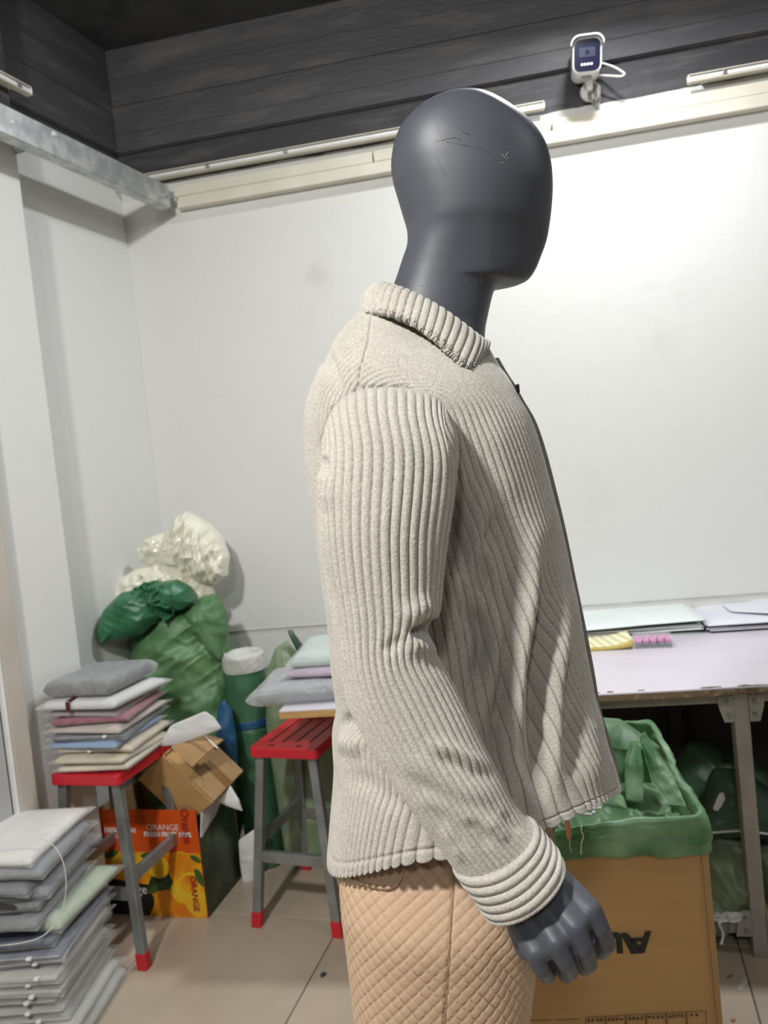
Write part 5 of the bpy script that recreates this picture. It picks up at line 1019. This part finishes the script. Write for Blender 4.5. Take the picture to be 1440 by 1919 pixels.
fr_ = np.clip(-ry_/(DB/2), -1, 1); rt_ = np.clip(rx_/(WB/2), -1, 1)
hem_ = HBX-.018-.026*np.clip(fr_, 0, 1)*(.35+.65*np.sin(np.clip((rx_/WB+.5), 0, 1)*PI*.9)**1) - .02*np.clip(rt_, 0, 1)
topz = HBX+.022+.050*np.clip(-fr_, 0, 1)+.030*np.clip(rt_, 0, 1)*np.clip(.6-fr_, 0, 1)-.016*np.clip(-rt_, 0, 1)
prof_ = [(hem_, .010), (hem_*.6+topz*.4, .015), (hem_*.25+topz*.75, .014), (topz, .006), (topz+.002, -.004), (topz-.012, -.014), (topz*.4+.6*(HBX-.10), -.022), (HBX-.16, -.03)]
Rk = np.stack([ringP(z_, o_) for z_, o_ in prof_], 1); Tq = np.linspace(0, len(prof_)-1, 44); Rf = np.stack([catmull(Rk[k], Tq) for k in range(Np)], 0)
nO = Rf-cen; nO[..., 2] = 0; nO /= np.linalg.norm(nO, axis=-1, keepdims=True)+1e-9
Rf = Rf+nO*(.014*(creases(Rf, 34, 5)-.5)+.008*(ridges(Rf, 14, 6, [(.45, 0, .2), (0, .45, 0), (0, .2, 3.2)])-.3))[..., None]+uz*(.006*hnoise(Rf*22, 3))[..., None]
rim = grid('folded_rim', Rf, M_sack_bright, sl_, wrap_u=True)
gi = np.stack(np.meshgrid(np.linspace(-WB/2, WB/2, 60), np.linspace(-DB/2, DB/2, 60), indexing='ij'), -1)
fill = cen+c1*gi[..., :1]*.93+c2*gi[..., 1:]*.93+uz*(HBX-.055)
fill = fill+uz*(.10*(creases(fill, 22, 8)-.4)+.03*ridges(fill, 9, 4))[..., None]; grid('crumpled_inside', fill, M_sack, sl_)
pillow('sack_fold', [fpt(1190, 1527)+c2*.07, fpt(1200, 1470)+c2*.12, fpt(1222, 1440)+c2*.16, fpt(1238, 1436)+c2*.15, fpt(1232, 1480)+c2*.10, fpt(1220, 1528)+c2*.06], .025, M_sack_bright, sl_, .014, 12, nr=24, n_out=120)
pillow('sack_fold', [fpt(1243, 1435)+c2*.17, fpt(1262, 1432)+c2*.20, fpt(1292, 1490)+c2*.10, fpt(1300, 1528)+c2*.04, fpt(1268, 1530)+c2*.06, fpt(1248, 1500)+c2*.10], .028, M_sack_bright, sl_, .016, 14, nr=24, n_out=120)
pillow('sack_fold', [fpt(1130, 1530)+c2*.06, fpt(1140, 1505)+c2*.07, fpt(1160, 1495)+c2*.08, fpt(1186, 1520)+c2*.07, fpt(1188, 1535)+c2*.05], .04, M_sack_bright, sl_, .008, 16, nr=20, n_out=90)
pillow('sack_back', [fpt(1130, 1445)+c2*.26, fpt(1180, 1432)+c2*.30, fpt(1235, 1436)+c2*.30, fpt(1300, 1470)+c2*.22, fpt(1290, 1540)+c2*.20, fpt(1130, 1540)+c2*.20], .06, M_sack, sl_, .014, 18, nr=24, n_out=120)
rc_ = random.Random(4)
for k in range(5):
    x0_ = 1052+rc_.uniform(0, 20); pts = []
    for j in range(9):
        pts.append(fpt(x0_+j*(9+k)*.95+rc_.uniform(-6, 6), 1537-6*math.sin(j*.8+k)-k*1.6+rc_.uniform(-3, 3), 0)+c2*(.030+.010*k+rc_.uniform(-.004, .004))+uz*.004)
    o_ = MB().tube(catmull(np.array(pts), np.linspace(0, 8, 60)), .0034, 7).build('drawstring', M_cable, None, smooth=True); tag(o_, 'loose white cord lying in the sack lined carton', 'cord', 'white cords in the carton')
aw = thing('awl', 'small hook awl with orange wooden handle hanging point down at the carton rim', 'awl', fpt(1066, 1530, .03))
MB().tube([fpt(1059, 1512, .030), fpt(1062, 1530, .030), fpt(1066, 1556, .030), fpt(1067, 1568, .030), fpt(1067.5, 1572, .030)], [.0046, .0052, .0058, .0050, .003], 12).build('handle', M_wood, aw, smooth=True)
MB().tube([fpt(1067.5, 1571, .030), fpt(1069, 1588, .030), fpt(1071, 1597, .030), fpt(1068.5, 1598, .030)], [.0013, .0010, .0008, .0006], 6).build('needle', M_needle, aw, smooth=True)
th1 = MB().tube(catmull(np.array([fpt(1091, 1546, .020), fpt(1090, 1556, .026), fpt(1094, 1568, .026), fpt(1090, 1580, .025), fpt(1089.5, 1601, .025)]), np.linspace(0, 4, 30)), .0012, 5).build('loose_string', M_cable, None, smooth=True); tag(th1, 'loose white string end hanging over the carton front beside the awl', 'string')

# ------------------------------------------------------------------ sacks on the lower shelf
def shelf_sack(name, label, pts, Y, th_, m, amp, seed, nm='sack_body'):
    t = thing(name, label, 'sack', tb_(1.2, .3, .117)); pillow(nm, p2(pts, Y), th_, m, t, amp, seed, nr=36, n_out=160, fscale=20); return t
shelf_sack('shelf_sack', 'dark green woven sack standing at the back of the lower shelf', [(1262, 1500), (1275, 1425), (1295, 1392), (1345, 1392), (1390, 1412), (1440, 1440), (1490, 1480), (1490, 1700), (1262, 1700)], 2.46, .20, M_sack_dark, .03, 201)
s1 = shelf_sack('shelf_sack', 'folded dark green sack with pale seam on the lower shelf', [(1296, 1572), (1298, 1540), (1320, 1522), (1332, 1465), (1345, 1442), (1398, 1445), (1440, 1475), (1490, 1500), (1490, 1580), (1400, 1567), (1350, 1568)], 2.20, .16, M_sack_dark, .020, 203)
MB().tube([PY(x, y, 2.105) for x, y in ((1302, 1562), (1340, 1560), (1380, 1557), (1420, 1560), (1480, 1568))], .0035, 6).build('seam_edge', M_paper, s1)
pillow('white_label', p2([(1336, 1517), (1348, 1487), (1356, 1484), (1360, 1496), (1352, 1512), (1345, 1520)], 2.11), .004, M_paper, s1, .001, 207, nr=6, n_out=40)
shelf_sack('shelf_sack', 'bulging grey green sack at the bottom of the lower shelf', [(1306, 1742), (1298, 1700), (1300, 1640), (1312, 1590), (1350, 1572), (1395, 1580), (1408, 1640), (1412, 1700), (1400, 1738), (1350, 1730)], 2.16, .22, M_sack_pale, .040, 209)
shelf_sack('shelf_sack', 'grey green sack behind the table leg at the right end of the shelf', [(1420, 1600), (1445, 1590), (1500, 1610), (1520, 1700), (1500, 1742), (1432, 1740), (1418, 1690)], 2.14, .2, M_sack_pale, .036, 213)
rc_ = random.Random(8)
pts = [PY(1340+rc_.uniform(0, 50), 1722+rc_.uniform(0, 30), 2.03+rc_.uniform(-.02, .03)) for _ in range(26)]
for p_ in pts: p_[2] = max(p_[2], .122)
pts = [PY(1352, 1770, 1.965), PY(1356, 1750, 1.985)]+pts
o_ = MB().tube(catmull(np.array(pts), np.linspace(0, len(pts)-1, 260)), .0034, 6).build('cord_tangle', M_cable, None, smooth=True); tag(o_, 'tangle of grey white cord at the front edge of the lower shelf', 'cord')
# litter on the floor
for nm, lab, pts, m in (('plastic_scrap', 'clear plastic scrap on the floor by the table leg', [(1385, 1846), (1398, 1830), (1404, 1838), (1392, 1858), (1382, 1856)], M_clear), ('dirt_scrap', 'small dark scrap on the floor between stool and trousers', [(600, 1826), (610, 1821), (612, 1826), (602, 1832)], M_mdark),
                        ('orange_peel', 'tiny orange scrap on the floor at the lower right', [(1370, 1911), (1376, 1908), (1380, 1911), (1374, 1915)], M_wood), ('leaf_scrap', 'small brown crumb on the floor left of the plastic scrap', [(1364, 1830), (1374, 1826), (1374, 1830), (1366, 1833)], M_chip)):
    t = thing(nm, lab, 'scrap', FL(*pts[0])); pillow('scrap_piece', [FL(x, y, .003) for x, y in pts], .004, m, t, .001, 301, nr=5, n_out=24, nrm=uz)
